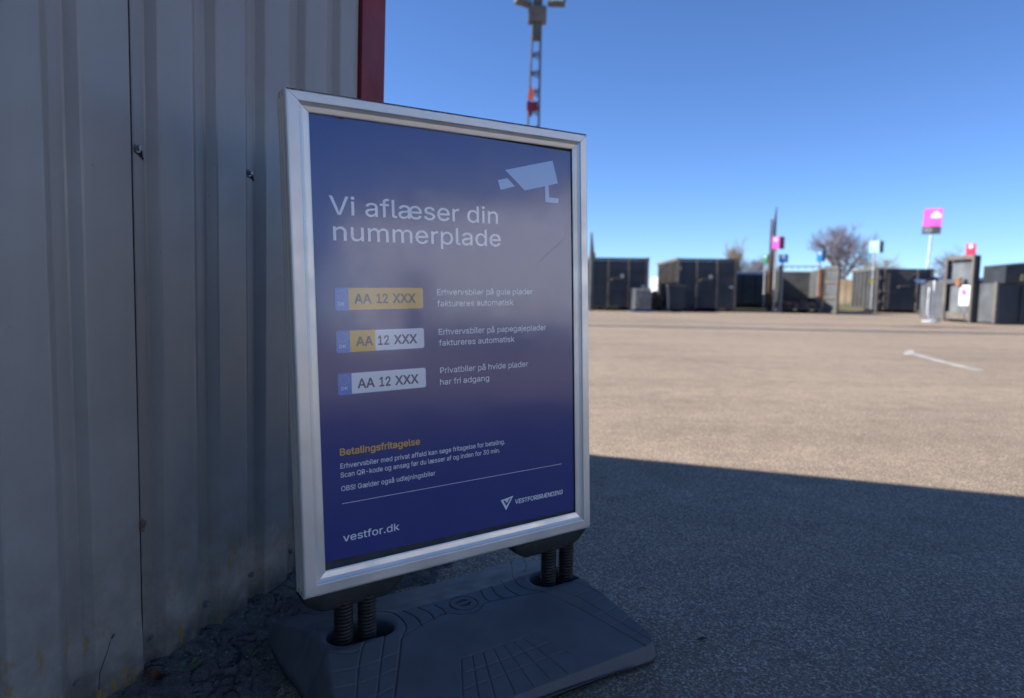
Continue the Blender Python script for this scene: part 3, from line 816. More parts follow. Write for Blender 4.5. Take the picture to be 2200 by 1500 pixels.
seg([(.088, .05), (.074, .01), (.077, -.014)]); seg([(.125, .06), (.111, .015), (.115, -.018)]); seg([(.170, .08), (.147, .02), (.158, -.027)])
seg([(.340, .29), (.278, .186), (.214, .093), (.186, .032), (.189, -.012), (.215, -.048)])
seg([(-.30, .29), (-.25, .19), (-.20, .12), (-.165, .09)])
seg([(.375, .27), (.32, .17), (.25, .085)])
for a in ([(-.262, -.045), (-.276, -.062), (-.301, -.107), (-.332, -.177), (-.375, -.285)], [(-.213, -.038), (-.222, -.055), (-.254, -.112), (-.294, -.191), (-.34, -.29)]): seg(a, .0034, .002)
for a in ([(.25, -.05), (.29, -.098), (.32, -.174), (.373, -.29)], [(.30, -.035), (.34, -.076), (.378, -.161), (.399, -.272)]): seg(a, .0030, .0019)
for y0 in (-.108, -.146, -.186, -.226, -.266):
    k = -y0-.108
    seg([(-.353-k*.45, y0+.004), (-.302-k*.4, y0-.003), (-.251-k*.4, y0-.002), (-.208-k*.5, y0+.006)], .0022, .0017, 1)
for a in ([(.237, -.089), (.292, -.096), (.383, -.082)], [(.261, -.131), (.31, -.132), (.357, -.127), (.396, -.114)], [(.285, -.17), (.331, -.17), (.367, -.165), (.398, -.149)], [(.308, -.209), (.348, -.213), (.385, -.198), (.397, -.188)], [(.325, -.255), (.355, -.255), (.388, -.244), (.402, -.229)]): seg(a, .0022, .0017, 1)
for xt, xb in ((-.089, -.150), (-.061, -.112), (-.034, -.074), (-.006, -.027), (.021, .020), (.049, .066), (.077, .113)): seg([(xt, -.166), (xb, -.286)], .0030, .0018, .15)
seg([(-.089, -.166), (.105, -.163)], .0018, .0016, .5); seg([(-.110, -.203), (-.04, -.204), (.034, -.203), (.130, -.2)], .0022, .0017, 1); seg([(-.129, -.240), (-.06, -.238), (.027, -.236), (.150, -.234)], .0022, .0017, 1)
seg([(.105, -.163), (.165, -.27)], .0012, .0016, .2)
# mirrored pattern on the far slope
seg([(-.26, .29), (.27, .29)], .001, .002)
for pl, dep, w, du in GR:
    # gentle Chaikin smoothing of the polyline
    q = [Vector(p_) for p_ in pl]
    if len(q) > 2 and pl is not plat:
        for _ in range(2):
            o_ = [q[0]]
            for i in range(len(q)-1): o_ += [q[i]*.75+q[i+1]*.25, q[i]*.25+q[i+1]*.75]
            o_.append(q[-1]); q = o_
    md = np.full(XX.shape, 9.)
    for i in range(len(q)-1):
        ax, ay = q[i]; bx, by = q[i+1]; vx, vy = bx-ax, by-ay; LL = vx*vx+vy*vy+1e-12
        x0_, x1_ = min(ax, bx)-.02, max(ax, bx)+.02; y0_, y1_ = min(ay, by)-.02, max(ay, by)+.02
        m_ = (XX > x0_) & (XX < x1_) & (YY > y0_) & (YY < y1_)
        xx, yy = XX[m_], YY[m_]; t = np.clip(((xx-ax)*vx+(yy-ay)*vy)/LL, 0, 1)
        md[m_] = np.minimum(md[m_], np.hypot(xx-ax-t*vx, yy-ay-t*vy))
    w = w*.72; g = np.exp(-(md/w)**2); HH -= dep*g; dust = np.maximum(dust, g*du)
sd_ = np.zeros_like(HH)
for hx_, hy_ in holes:
    d = stad(hx_, hy_, .078, .043)
    rim = np.clip(1-d/.012, 0, 1)**2*.5; HH -= .006*rim*(d > 0)
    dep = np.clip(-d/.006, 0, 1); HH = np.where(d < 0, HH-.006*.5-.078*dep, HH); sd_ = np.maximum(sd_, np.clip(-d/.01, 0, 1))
    d2 = stad(hx_, hy_, .108, .072); 
    if hx_ < 0:
        HH -= .0022*np.exp(-(d2/.0022)**2)*((XX < hx_-.03) & (YY < .06))
# screw plug
dc = np.hypot(XX-.016, YY-.013); HH -= .0032*np.exp(-((dc-.035)/.0018)**2); HH += .001*(dc < .033)
dc2 = dc < .019
HH = np.where(dc2, HH-.006, HH)
HH = np.where(dc2 & (np.abs((YY-.013)*.96-(XX-.016)*.05) < .0038), HH+.0065, HH)
# end skirt
vsb = []
idx = np.arange(nx*ny).reshape(nx, ny)
px_, py_ = XX.ravel(), YY.ravel(); hh = HH.ravel()
vsb = (np.array(ctr)[None]+px_[:, None]*np.array(uh)+py_[:, None]*np.array(nh)); vsb[:, 2] += hh
loop = list(idx[:, 0])+list(idx[-1, 1:])+list(idx[-2::-1, -1])+list(idx[0, -2:0:-1])
fsb = np.stack([idx[:-1, :-1].ravel(), idx[1:, :-1].ravel(), idx[1:, 1:].ravel(), idx[:-1, 1:].ravel()], 1).tolist()
vl = vsb.tolist(); dl = dust.ravel().tolist(); sl = sd_.ravel().tolist()
prev = [int(i) for i in loop]; nl = len(loop)
lx = px_[loop]; ly = py_[loop]; lh = hh[loop]
lh_s = hz(ly)
tx = np.roll(lx, -2)-np.roll(lx, 2); ty = np.roll(ly, -2)-np.roll(ly, 2); tl_ = np.hypot(tx, ty)+1e-9; ox, oy = ty/tl_, -tx/tl_
for _ in range(6): ox = (np.roll(ox, 1)+ox*2+np.roll(ox, -1))/4; oy = (np.roll(oy, 1)+oy*2+np.roll(oy, -1))/4
endf = np.clip((lh_s-.045)/.075, 0, 1)
arch = .020*np.clip(1-(lx/.36)**2, 0, 1)*(np.abs(ly) > .25)
for st_, (fo, fz) in enumerate(((.10, .985), (.22, .94), (.50, .62), (.88, .30), (1.0, .18), (.86, .05), (.2, -.03))):
    out = (.008+.045*endf)*fo; z_ = np.maximum(lh_s*fz, 0)+ (arch if fz < .25 else 0)
    z_ = np.minimum(z_, lh_s)
    if st_ == 0: z_ = np.minimum(z_, lh)
    xs_, ys_ = lx+ox*out, ly+oy*out; base_i = len(vl)
    for k in range(nl):
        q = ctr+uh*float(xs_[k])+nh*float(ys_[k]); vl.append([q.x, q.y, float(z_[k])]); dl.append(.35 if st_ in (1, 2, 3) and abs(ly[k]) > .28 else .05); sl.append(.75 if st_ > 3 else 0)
    cur = list(range(base_i, base_i+nl))
    for k in range(nl): fsb.append([prev[k], cur[k], cur[(k+1) % nl], prev[(k+1) % nl]])
    prev = cur
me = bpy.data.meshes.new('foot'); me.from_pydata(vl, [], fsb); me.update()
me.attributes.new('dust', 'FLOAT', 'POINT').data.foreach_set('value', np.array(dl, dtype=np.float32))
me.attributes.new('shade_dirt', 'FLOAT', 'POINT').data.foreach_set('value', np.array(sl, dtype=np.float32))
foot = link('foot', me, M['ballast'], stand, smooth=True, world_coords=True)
# coil springs
def spring(x, y):
    b = MB(); pts = []; turns = 27; z0, z1 = .045, .268
    for i in range(turns*12+1):
        t = i/12*2*math.pi; z = z0+(z1-z0)*i/(turns*12); pts.append(B(x+.0172*math.cos(t), y+.0172*math.sin(t), z))
    b.tube(pts, .0046, 6)
    b.tube([B(x, y, z0-.01), B(x, y, z1)], .0150, 14)
    b.build('spring', M['spring'], stand, smooth=True, world_coords=True)
def b_from_px(x, y, z):
    r = c2w((x-1100)/FPX, (y-750)/FPX, 1); q = Vector((0, 0, HC))+r*((z-HC)/r.z); d = q-ctr; return d.dot(uh), d.dot(nh)
for q in ((745, 1345), (793, 1328), (1167, 1213), (1202, 1202)):
    x, y = b_from_px(*q, .15); spring(x, .004)

# ------------------------------------------------------------------ background yard
def vrot(th): return Matrix.Rotation(th, 4, 'Z')
def AZ(deg): return -R(deg)      # heading clockwise from +Y to a z rotation
def container(label, x, y, az, w, d, h, open_front=False, ribs=True, lidded=False, bars=(.33, .67), leaf=True, marks=True):
    """local frame: front-left corner at origin, x to the right, y away"""
    c = empty('skip_container', (x, y, 0), label, 'skip', 'dark steel skips in a row across the yard', AZ(az))
    pr = lambda b, n, m, **k: b.build(n, m, c, **k)
    z0 = .16
    b = MB(); b.box(.05, w-.05, .06, d-.03, z0, z0+.09); pr(b, 'floor', M['steel_in'])
    inner = M['steel_in'] if open_front else M['steel']
    for sx in (0, 1):
        b = MB(); xx = .04 if sx == 0 else w-.08; b.box(xx, xx+.04, .05, d-.05, z0+.09, h-.06); o = pr(b, 'side_wall', M['steel_side'] if sx == 0 else inner)
        if ribs:
            for k in range(int(d/.55)):
                b2 = MB(); yy = .35+k*.55; x0_ = (-.03 if sx == 0 else w-.04); b2.box(x0_, x0_+.07, yy, yy+.10, z0+.06, h-.08); b2.build('rib', M['frame_worn'] if sx == 0 else M['steel'], o)
    b = MB(); b.box(.08, w-.08, d-.09, d-.05, z0+.09, h-.06); pr(b, 'back_wall', inner)
    for x0_ in (0, w-.11):
        b = MB(); b.box(x0_, x0_+.11, -.02, .10, z0-.04, h); pr(b, 'corner_post', M['frame_worn'], bevel=.008)
    b = MB(); b.box(-.03, .09, .102, d, h-.09, h+.03); pr(b, 'top_rail', M['frame_worn'], bevel=.01)
    b = MB(); b.box(w-.09, w+.03, .102, d, h-.09, h+.03); pr(b, 'top_rail', M['frame_worn'], bevel=.01)
    b = MB(); b.box(.093, w-.093, d-.10, d, h-.09, h+.03); pr(b, 'top_rail', M['frame_worn'], bevel=.01)
    if not open_front:
        b = MB(); b.box(.112, w-.112, -.01, .09, h-.10, h); pr(b, 'top_rail', M['steel'], bevel=.01)
        n = len(bars)+1; xs_ = [.112]+[w*q for q in bars]+[w-.112]
        for i in range(n):
            b = MB(); b.box(xs_[i]+.012, xs_[i+1]-.012, .015, .065, z0+.02, h-.11); dr = pr(b, 'door', M['steel'], bevel=.006)
            for za_ in (z0+.55, h-.75):
                b = MB(); b.box(xs_[i]+.05, xs_[i+1]-.05, -.012, .013, za_, za_+.09); b.build('stiffener', M['steel'], dr)
        for q in bars:
            b = MB(); b.box(w*q-.045, w*q+.045, -.05, .013, z0-.02, h-.02); pr(b, 'locking_bar', M['frame_worn'], bevel=.01)
        for zz in (.55, 1.05, h-.45):
            b = MB(); b.tube([(.14, -.035, zz-.07), (.14, -.035, zz+.07)], .035, 10); pr(b, 'hinge', M['frame_worn'])
        b = MB(); b.box(w*.40, w*.58, -.08, -.052, h*.60, h*.63); b.tube([(w*.40, -.07, h*.6), (w*.36, -.07, h*.57)], .03, 6); pr(b, 'latch', M['frame_worn'])
        if marks:
            b = MB(); b.tube([(w*.56, -.02, h*.66), (w*.56, -.09, h*.66)], .085, 18); pr(b, 'round_sticker', M['galv'])
            for zz, mm in ((h*.63, M['maroon']), (h*.47, M['galv'])):
                b = MB(); b.box(w-.30, w-.14, -.006, .0145, zz-.05, zz+.05); pr(b, 'reflector', mm)
    else:
        b = MB(); b.box(.112, w-.112, 0, .1, h+.08, h+.12); 
        for k in range(6): q = .2+k*(w-.4)/5; b.box(q-.015, q+.015, .03, .06, h-.02, h+.08)
        pr(b, 'guard_rail', M['mast'])
    for x0_ in (w*.28, w*.72-.12):
        b = MB(); b.box(x0_, x0_+.12, 0.02, d-.1, .02, z0-.002); pr(b, 'skid', M['steel'])
    for x0_ in (.12, w-.30):
        b = MB(); b.tube([(x0_, .35, .095), (x0_+.18, .35, .095)], .095, 14); pr(b, 'roller', M['mast'])
    return c
container('dark closed skip half hidden behind the right edge of the poster frame', 3.35, 30.0, 4, 2.62, 6.2, 2.33)
container('tall dark closed skip with two worn vertical bars, in the middle of the row', 7.42, 30.6, 4, 2.62, 6.6, 2.38)
oc = container('open-fronted skip with a scuffed empty interior, a rusty post and a grey door swung out', 12.2, 31.0, 18, 1.85, 5.2, 2.0, open_front=True)
c4 = container('lower dark skip with a ribbed grey side, right of the open skip', 17.72, 33.0, 8, 2.55, 3.6, 2.15, bars=(.14, .72), marks=False)
b = MB(); b.prism([(.9, 2.0), (1.9, 2.0), (1.4, 1.55)], .02, 0, Matrix.Rotation(R(90), 4, 'X')); b.build('gusset_plate', M['steel_in'], c4)
b = MB(); b.box(.45, .57, -.06, -.052, .2, 1.95); b.build('pipe_post', M['frame_worn'], c4)
# open skip: door leaves and post
b = MB(); b.box(0, .06, -1.15, 0, .12, 2.1); b.box(-.01, .07, -1.15, -1.07, .1, 2.12); b.build('door', M['steel'], oc).location = (-.08, 0, 0)
dr = MB(); 
dr.box(-.03, .03, -1.0, 0, .02, 2.12)
d_o = dr.build('door', M['steel_grey'], oc, label='grey door swung outwards on the right of the open skip'); d_o.location = (1.92, -.02, 0); d_o.rotation_euler = (0, 0, R(26))
for zz in (.10, .72, 1.40, 2.0):
    b = MB(); b.box(-.075, -.032, -1.0, 0, zz-.04, zz+.04); b.build('stiffener', M['frame_worn'], d_o)
for yy in (-1.0, -.07):
    b = MB(); b.box(-.078, -.0325, yy, yy+.07, .02, 2.12); b.build('stiffener', M['frame_worn'], d_o)
b = MB(); b.box(1.60, 1.74, -.12, -.025, .62, 1.98); b.build('rusty_post', M['rust'], oc, bevel=.01)
b = MB()
rr2 = random.Random(5)
for k in range(60):
    x0_, y0_, s_ = rr2.uniform(.15, 1.7), rr2.uniform(.1, 2.2), rr2.uniform(.05, .18)
    T = Matrix.Translation((x0_, y0_, .26+rr2.uniform(0, .15))) @ Matrix.Rotation(rr2.uniform(0, 3), 4, (rr2.random(), rr2.random(), 1))
    b.box(-s_, s_, -s_*.6, s_*.6, -s_*.3, s_*.3, 0, T)
o = b.build('rubble', M['gravel']); o.matrix_world = Matrix.Translation((12.2, 31.0, 0)) @ vrot(AZ(18)); tag(o, 'heap of broken rubble on the floor of the open skip', 'rubble', kind='stuff')
# long low skip behind
c = empty('long_skip', (11.9, 38.2, 0), 'long low dark skip set sideways behind the row, above a strip of grass', 'skip', rz=R(4))
b = MB(); b.add([(0, 0, .25), (4.6, 0, .25), (4.6, 2.3, .25), (0, 2.3, .25), (-.25, 0, 1.92), (4.85, 0, 1.92), (4.85, 2.3, 1.92), (-.25, 2.3, 1.92)], [(0, 3, 2, 1), (0, 1, 5, 4), (1, 2, 6, 5), (2, 3, 7, 6), (3, 0, 4, 7), (4, 5, 6, 7)]); b.build('body', M['steel'], c)
b = MB(); b.box(-.3, 4.9, -.06, .06, 1.925, 2.06); b.box(-.3, 4.9, 2.24, 2.36, 1.925, 2.06); b.build('top_rail', M['galv'], c, bevel=.01)
for k in range(6):
    b = MB(); b.box(.35+k*.75, .45+k*.75, -.05, -.003, .3, 1.9); b.build('rib', M['steel'], c)
b = MB(); b.box(.2, 4.4, .4, .55, .0, .25); b.box(.2, 4.4, 1.7, 1.85, .0, .25); b.build('skid', M['steel'], c)
# small dark skip + grey crate stack + rubble between first two skips
c = empty('small_skip', (6.78, 29.2, 0), 'low black louvred skip standing left of the tall middle skip', 'skip', rz=R(-4))
b = MB(); b.add([(0, 0, .12), (.62, 0, .12), (.62, 1.2, .12), (0, 1.2, .12), (-.08, 0, 1.12), (.68, 0, 1.12), (.68, 1.3, 1.12), (-.08, 1.3, 1.12)], [(0, 3, 2, 1), (0, 1, 5, 4), (1, 2, 6, 5), (2, 3, 7, 6), (3, 0, 4, 7), (4, 5, 6, 7)]); b.build('body', M['steel'], c)
for k in range(4):
    b = MB(); b.box(-.05, .65, -.05, -.003, .25+k*.22, .30+k*.22); b.build('louvre', M['steel'], c)
b = MB(); b.box(-.1, .7, -.06, 1.32, 1.122, 1.18); b.build('rim', M['mast'], c)
st = empty('block_stack', (5.12, 28.6, 0), 'light grey mesh crate on a blue pallet, beside the half hidden skip', 'crate')
b = MB()
for k in range(3): b.box(0, .76, .02+k*.36, .12+k*.36, 0, .09)
b.box(0, .76, 0, .8, .092, .12); b.build('pallet', M['dark_blue_pallet'], st)
b = MB(); b.box(.03, .73, .03, .77, .123, 1.0); b.build('body', M['steel_grey'], st, bevel=.03)
for k in range(6):
    b = MB(); b.tube([(.02, 0, .2+k*.15), (.74, 0, .2+k*.15)], .012, 6); b.build('cage_bar', M['galv'], st)
for k in range(6):
    b = MB(); b.tube([(.05+k*.132, -.014, .13), (.05+k*.132, -.014, 1.0)], .012, 6); b.build('cage_bar', M['galv'], st)
b = MB()
rp = random.Random(11)
for k in range(170):
    r_ = rp.random()**.5; t = rp.uniform(0, 6.28); x0_, y0_ = .85*r_*math.cos(t), 1.0*r_*math.sin(t); s_ = rp.uniform(.06, .2)
    T = Matrix.Translation((x0_, y0_, max(0, .78*(1-r_*r_)*rp.uniform(.5, 1)))) @ Matrix.Rotation(rp.uniform(0, 3), 4, (rp.random(), rp.random(), rp.random()+.1))
    b.box(-s_, s_, -s_*.7, s_*.7, -s_*.5, s_*.5, 0, T)
o = b.build('rubble_heap', M['gravel']); o.location = (6.55, 31.6, 0); tag(o, 'heap of tan rubble between the two closed skips', 'rubble', kind='stuff')
# white van far between the skips
c = empty('white_van', (10.6, 52, 0), 'white van parked far behind, in the gap between the two closed skips', 'van', rz=R(8))
b = MB(); sil = [(0, .4), (3.4, .4), (3.4, 1.1), (2.9, 1.25), (2.3, 1.95), (0, 1.95)]
b.prism([(x_, z_) for x_, z_ in sil], 1.7, 0, Matrix.Rotation(R(90), 4, 'X')); b.build('body', M['white'], c, bevel=.06)
for x_ in (.7, 2.7):
    b = MB(); b.tube([(x_, -1.75, .33), (x_, -1.5, .33)], .33, 18); b.build('wheel', M['sign_dark'], c)
b = MB(); b.add([(2.85, -1.705, 1.27), (2.3, -1.705, 1.85), (1.7, -1.705, 1.85), (1.7, -1.705, 1.27)], [(0, 1, 2, 3)]); b.build('window', M['glass'], c)

# compactor with gantry (faces the sun, i.e. to the left)
cp_ = empty('waste_compactor', (15.0, 20.4, 0), 'dark waste compactor with a tall loading frame and a white sign, at the right edge', 'compactor')
def cb(x0, x1, y0, y1, z0, z1, name, mat, bevel=0, label=None): b = MB(); b.box(x0, x1, y0, y1, z0, z1); return b.build(name, mat, cp_, bevel=bevel, label=label)
cb(-.02, .06, 1.70, 1.80, .02, 2.22, 'frame_post', M['frame_worn'], .01)
cb(-.02, .06, 3.05, 3.17, .02, 2.22, 'frame_post', M['frame_worn'], .01)
cb(-.02, .06, 1.803, 3.047, 2.10, 2.22, 'frame_beam', M['frame_worn'], .01)
cb(.063, .20, 1.70, 1.74, .02, 2.21, 'frame_cheek', M['steel'])
cb(.063, .20, 3.12, 3.17, .10, 2.21, 'frame_cheek', M['steel'])
cb(.063, .20, 1.743, 3.117, 2.13, 2.21, 'frame_cheek', M['steel'])
cb(.12, .19, 1.743, 2.95, 1.30, 2.127, 'back_plate', M['steel_light'])
cb(.08, .14, 1.803, 2.92, .28, 1.22, 'front_plate', M['steel_light'])
cb(.00, .16, 1.803, 3.0, .10, .34, 'lower_lip', M['frame_worn'], .01)
cb(.00, .14, 2.15, 3.5, 1.30, 1.44, 'feed_ram', M['steel_grey'], .01)
cb(-.03, .05, 2.32, 2.55, 1.22, 1.50, 'ram_head', M['rust'], .02)
b = MB(); b.box(.055, .067, 1.92, 2.42, .56, 1.24); o = b.build('sign_plate', M['white'], cp_, bevel=.004, label='white prohibition sign on the compactor plate')
for rad, mm, q, nm in ((.19, M['red_sign'], .0, 'ring'), (.15, M['white'], .002, 'ring_inside'), (.11, M['purple'], .004, 'disc')):
    b = MB(); b.tube([(.0545-q, 2.17, 1.0), (.053-q, 2.17, 1.0)], rad, 28); b.build(nm, mm, o)
for i, wd in ((0, .14), (1, .19)):
    b = MB(); b.box(.052, .0546, 2.17-wd, 2.17+wd, .72-i*.08, .75-i*.08); b.build('print_line', M['steel_grey'], o)
cb(.22, 1.9, .88, 1.69, .06, 1.30, 'body', M['steel_grey'])
cb(.16, .217, .82, .94, .04, 1.34, 'edge_strip', M['frame_worn'])
cb(.22, 5.4, .80, .877, .03, 1.28, 'end_plate', M['steel'])
cb(1.92, 5.4, .90, 2.4, .14, 1.30, 'press_box', M['steel'])
b = MB(); b.prism([(.30, 1.303), (4.1, 1.303), (3.1, 1.92), (1.4, 1.98), (.30, 1.86)], 1.0, 0, Matrix.Translation((0, 1.69, 0)) @ Matrix.Rotation(R(90), 4, 'X')); b.build('hopper', M['sign_dark'], cp_, bevel=.02)
for k in range(7):
    cb(.9+k*.62, 1.0+k*.62, .74, .797, .1, 1.2, 'rib', M['steel'])
cb(.7, 4.9, .72, .797, 1.281, 1.36, 'rim', M['mast'], .01)
cb(.75, 1.15, .64, .652, 1.38, 1.58, 'sticker', M['sticker_yellow'])
b = MB(); b.prism([(1.1, 1.12), (1.5, 1.12), (1.3, .82)], .012, 0, Matrix.Translation((0, .738, 0)) @ Matrix.Rotation(R(90), 4, 'X')); b.build('sticker', M['sticker_green'], cp_)
cb(1.55, 2.6, .725, .737, .35, .72, 'sticker', M['sticker_yellow'])
cb(.30, 2.2, 3.25, 5.0, .05, 1.42, 'hydraulic_box', M['steel_grey'], .02)
# tarpaulin cover
b = MB()
for i in range(9):
    for j in range(7):
        b.v.append((15.25+i*.25, 24.2+j*.27, 1.44+.12*math.sin(j*1.1)+.03*noise.noise((i, j, 2))))
for i in range(8):
    for j in range(6): a = i*7+j; b.f.append((a, a+7, a+8, a+1)); b.mi.append(0)
o = b.build('tarpaulin', M['tarp'], smooth=True)
vv = [v.co.copy() for v in o.data.vertices]; b2 = MB(); n_ = len(vv); b2.v = [tuple(v) for v in vv]+[tuple(v-Vector((0, 0, .02))) for v in vv]; b2.f = [tuple(p_.vertices) for p_ in o.data.polygons]+[tuple(i+n_ for i in p_.vertices)[::-1] for p_ in o.data.polygons]; b2.mi = [0]*len(b2.f)
for v in range(0): pass
me_ = b2.mesh('tarpaulin'); me_.materials.append(M['tarp']); o.data = me_
tag(o, 'blue tarpaulin lying over the box left of the compactor frame', 'tarpaulin')
# bent tube stand in front
c = empty('tube_stand', (13.95, 22.5, 0), 'white bent tube stand on a grey round foot, left of the compactor', 'barrier')
b = MB(); b.tube([(0, 0, 0), (0, 0, .06), (0, 0, .09)], [.26, .25, .10], 24); b.build('foot_plate', M['galv'], c)
for dx, h_, bow in ((-.12, 1.15, -.01), (.03, 1.38, .03), (.08, 1.30, .05)):
    b = MB(); b.tube([(dx*.3, 0, .08), (dx+bow*.3, 0, .3), (dx+bow, 0, h_*.55), (dx+bow*.6, 0, h_*.85), (dx, 0, h_)], .022, 10); b.build('tube', M['white'] if dx < .1 else M['frame_worn'], c, smooth=True)

# ---- sign posts
def face_sign(name_label, x, y, ztop, w, h, mat, nrm_az, side=0, dark=0, lean=0, pole=True, polecol='galv', icon=True, pole_r=.045, zfoot=0, rounded_=True, group='waste sorting signs on posts'):
    """V-shaped sign: front board faces nrm_az, second board folds back from its right edge"""
    c = empty('sorting_sign', (x, y, 0), name_label, 'sign', group, AZ(nrm_az-180)); c.rotation_euler.y = R(lean)
    zb = ztop-h
    if pole:
        b = MB(); b.tube([(0, .06, zfoot), (0, .06, zb+h*.3)], pole_r, 10); b.build('pole', M[polecol], c)
    def board(x0, x1, z0, z1, m, nm):
        b = MB(); b.box(x0, x1, -.015, .015, z0, z1); return b.build(nm, m, c, bevel=.006)
    zd = zb+h*dark
    o = board(-w/2, w/2, zd+.002 if dark else zd, ztop, M[mat], 'board')
    if dark:
        o2 = board(-w/2, w/2, zb, zd, M['sign_dark'], 'lower_board')
        for k in range(3):
            b = MB(); b.box(-w*.42, -w*.42+w*(.45, .5, .4)[k], -.020, -.016, zb+h*dark*(.75-k*.22)-.015, zb+h*dark*(.75-k*.22)+.015); b.build('print_line', M['galv'], o2)
    if icon:
        b = MB(); cxi = w*.18 if dark else 0; b.tube([(cxi, -.017, ztop-h*.25), (cxi, -.024, ztop-h*.25)], w*(.20 if dark else .26), 16)
        if dark: b.box(w*.18-w*.27, w*.18+w*.27, -.0255, -.018, ztop-h*.36, ztop-h*.25)
        b.build('pictogram', M['white'], o)
    if side:
        b = MB(); T = Matrix.Translation((w/2+.012, .02, 0)) @ Matrix.Rotation(R(82), 4, 'Z'); b.box(0, side, -.015, .015, zb, ztop, 0, T); b.build('side_board', M['sign_dark'] if mat not in ('magenta',) else M['maroon'], c)
    return c
face_sign('large magenta and black sign on a tall pale pole, right of centre', 21.46, 35.4, 5.34, .88, 1.30, 'magenta', 232, dark=.30, lean=2.5, pole_r=.055, polecol='white')
face_sign('pale mint sign on a post in front of the ribbed skip side', 16.75, 31.6, 3.36, .44, .54, 'mint', 222, side=.36)
face_sign('small magenta sign with a dark side board, in front of the brown pole', 11.82, 30.7, 3.42, .34, .56, 'magenta', 225, side=.34)
face_sign('small green sign left of the small magenta one', 12.3, 33.2, 2.75, .24, .42, 'green_sign', 222, side=.24, icon=True)
face_sign('blue and white sign at the left post of the open skip', 12.17, 30.7, 2.62, .34, .36, 'blue_sign', 205, side=.14)
face_sign('blue and white sign above the rusty post of the open skip', 14.05, 31.2, 2.86, .25, .50, 'blue_sign', 218, side=.22)
face_sign('red sign above the loading frame of the compactor', 15.15, 22.55, 2.62, .28, .40, 'red_sign', 225, side=.0)
# yellow disc on the mint post
b = MB(); b.tube([(16.68, 31.50, 1.50), (16.67, 31.47, 1.50)], .09, 16); o = b.build('yellow_disc', M['yellow']); tag(o, 'small yellow disc on the post of the mint sign', 'disc')
# twin weathered poles
c = empty('wooden_pole', (12.33, 32.3, 0), 'pair of tall brown weathered poles strapped together, tapering to a point', 'pole')
b = MB(); b.tube([(0, 0, 0), (.02, 0, 3.5), (.03, 0, 4.4), (.06, 0, 4.95)], [.09, .08, .065, .02], 8); b.build('pole', M['wood'], c)
b = MB(); b.tube([(-.14, 0, 0), (-.14, 0, 3.5), (-.13, 0, 4.35)], [.06, .055, .05], 8); b.build('pole', M['wood'], c)
# dark upright at the frame's right edge
c = empty('lamp_column', (3.36, 29.2, 0), 'dark slender column just right of the poster frame, above the half hidden skip', 'column')
b = MB(); b.tube([(0, 0, 0), (0, 0, 2.6), (-.03, 0, 3.35)], [.11, .10, .04], 10); b.build('shaft', M['mast'], c)
b = MB(); b.box(-.10, .16, -.06, .06, 2.3, 2.5); b.build('bracket', M['rust'], c)

# ---- lattice mast with floodlights
mz = 20.0
def at(x, y, d): r = c2w((x-1100)/FPX, (y-750)/FPX, 1); return Vector((0, 0, HC))+r*(d/r.y)
m0 = at(1146, 262, mz); m1 = at(1154, 40, mz)
mast = empty('lattice_mast', (m0.x, m0.y, 0), 'dark lattice floodlight mast rising behind the poster stand', 'mast')
lean = (m1.x-m0.x)/(m1.z-m0.z)
mx = lambda z: (z-m0.z)*lean
hw = lambda z: .155-.0155*(z-m0.z) if z > m0.z else .155+.012*(m0.z-z)
ztop = m1.z+1.2
for sx in (-1, 1):
    for sy in (-1, 1):
        b = MB(); pts_ = []
        for k in range(13): z = ztop*k/12; pts_.append((mx(z)+sx*hw(z), sy*hw(z)*.8, z))
        b.tube(pts_, .030, 6); b.build('leg', M['mast'], mast)
z = .3; kk = 0
while z < m1.z-.3:
    st_ = .52 if z < m0.z+2.6 else .36
    for sy in (-1, 1):
        b = MB(); b.tube([(mx(z)-hw(z), sy*hw(z)*.8, z), (mx(z)+hw(z), sy*hw(z)*.8, z+.06)], .022, 5)
        b.tube([(mx(z)-hw(z), sy*hw(z)*.8, z+.02), (mx(z)+hw(z), sy*hw(z)*.8, z-.10)], .016, 5); b.build('brace', M['mast'], mast)
    z += st_; kk += 1
b = MB(); zt = m1.z; b.box(mx(zt)-.10, mx(zt)+.10, -.1, .1, zt-.6, ztop); b.build('core_tube', M['mast'], mast, bevel=.01)
za = at(1154, 34, mz).z
b = MB(); b.box(mx(za)-.26, mx(za)+.26, -.17, .17, za-.20, za+.22); b.build('control_box', M['frame_worn'], mast, bevel=.02)
zf = at(1154, 0, mz).z+.08
b = MB(); b.box(-1.0+mx(zf), 1.0+mx(zf), -.03, .03, zf+.1, zf+.17); b.build('crossarm', M['mast'], mast)
for dx, rot in ((.55, -12), (-.42, 24)):
    fl = MB(); fl.box(-.24, .24, -.10, .10, -.24, .22); f_ = fl.build('floodlight', M['mast'], mast, bevel=.02); f_.location = (mx(zf)+dx, -.1, zf-.05); f_.rotation_euler = (R(-18), R(6), R(rot))
    g = MB(); g.box(-.15 if dx > 0 else -.21, .21, -.115, -.101, -.20, .18); g.build('lens', M['glass'], f_)
zr = at(1142, 210, mz).z
b = MB(); b.add([(mx(zr)-.20, -.20, zr-.08), (mx(zr)-.02, -.23, zr-.12), (mx(zr)-.03, -.21, zr+.16), (mx(zr)-.10, -.19, zr+.28), (mx(zr)-.17, -.20, zr+.10),
                 (mx(zr)-.20, -.15, zr-.08), (mx(zr)-.02, -.16, zr-.12), (mx(zr)-.03, -.15, zr+.16), (mx(zr)-.10, -.15, zr+.28), (mx(zr)-.17, -.15, zr+.10)],
                [(0, 1, 2, 3, 4), (9, 8, 7, 6, 5), (0, 5, 6, 1), (1, 6, 7, 2), (2, 7, 8, 3), (3, 8, 9, 4), (4, 9, 5, 0)])
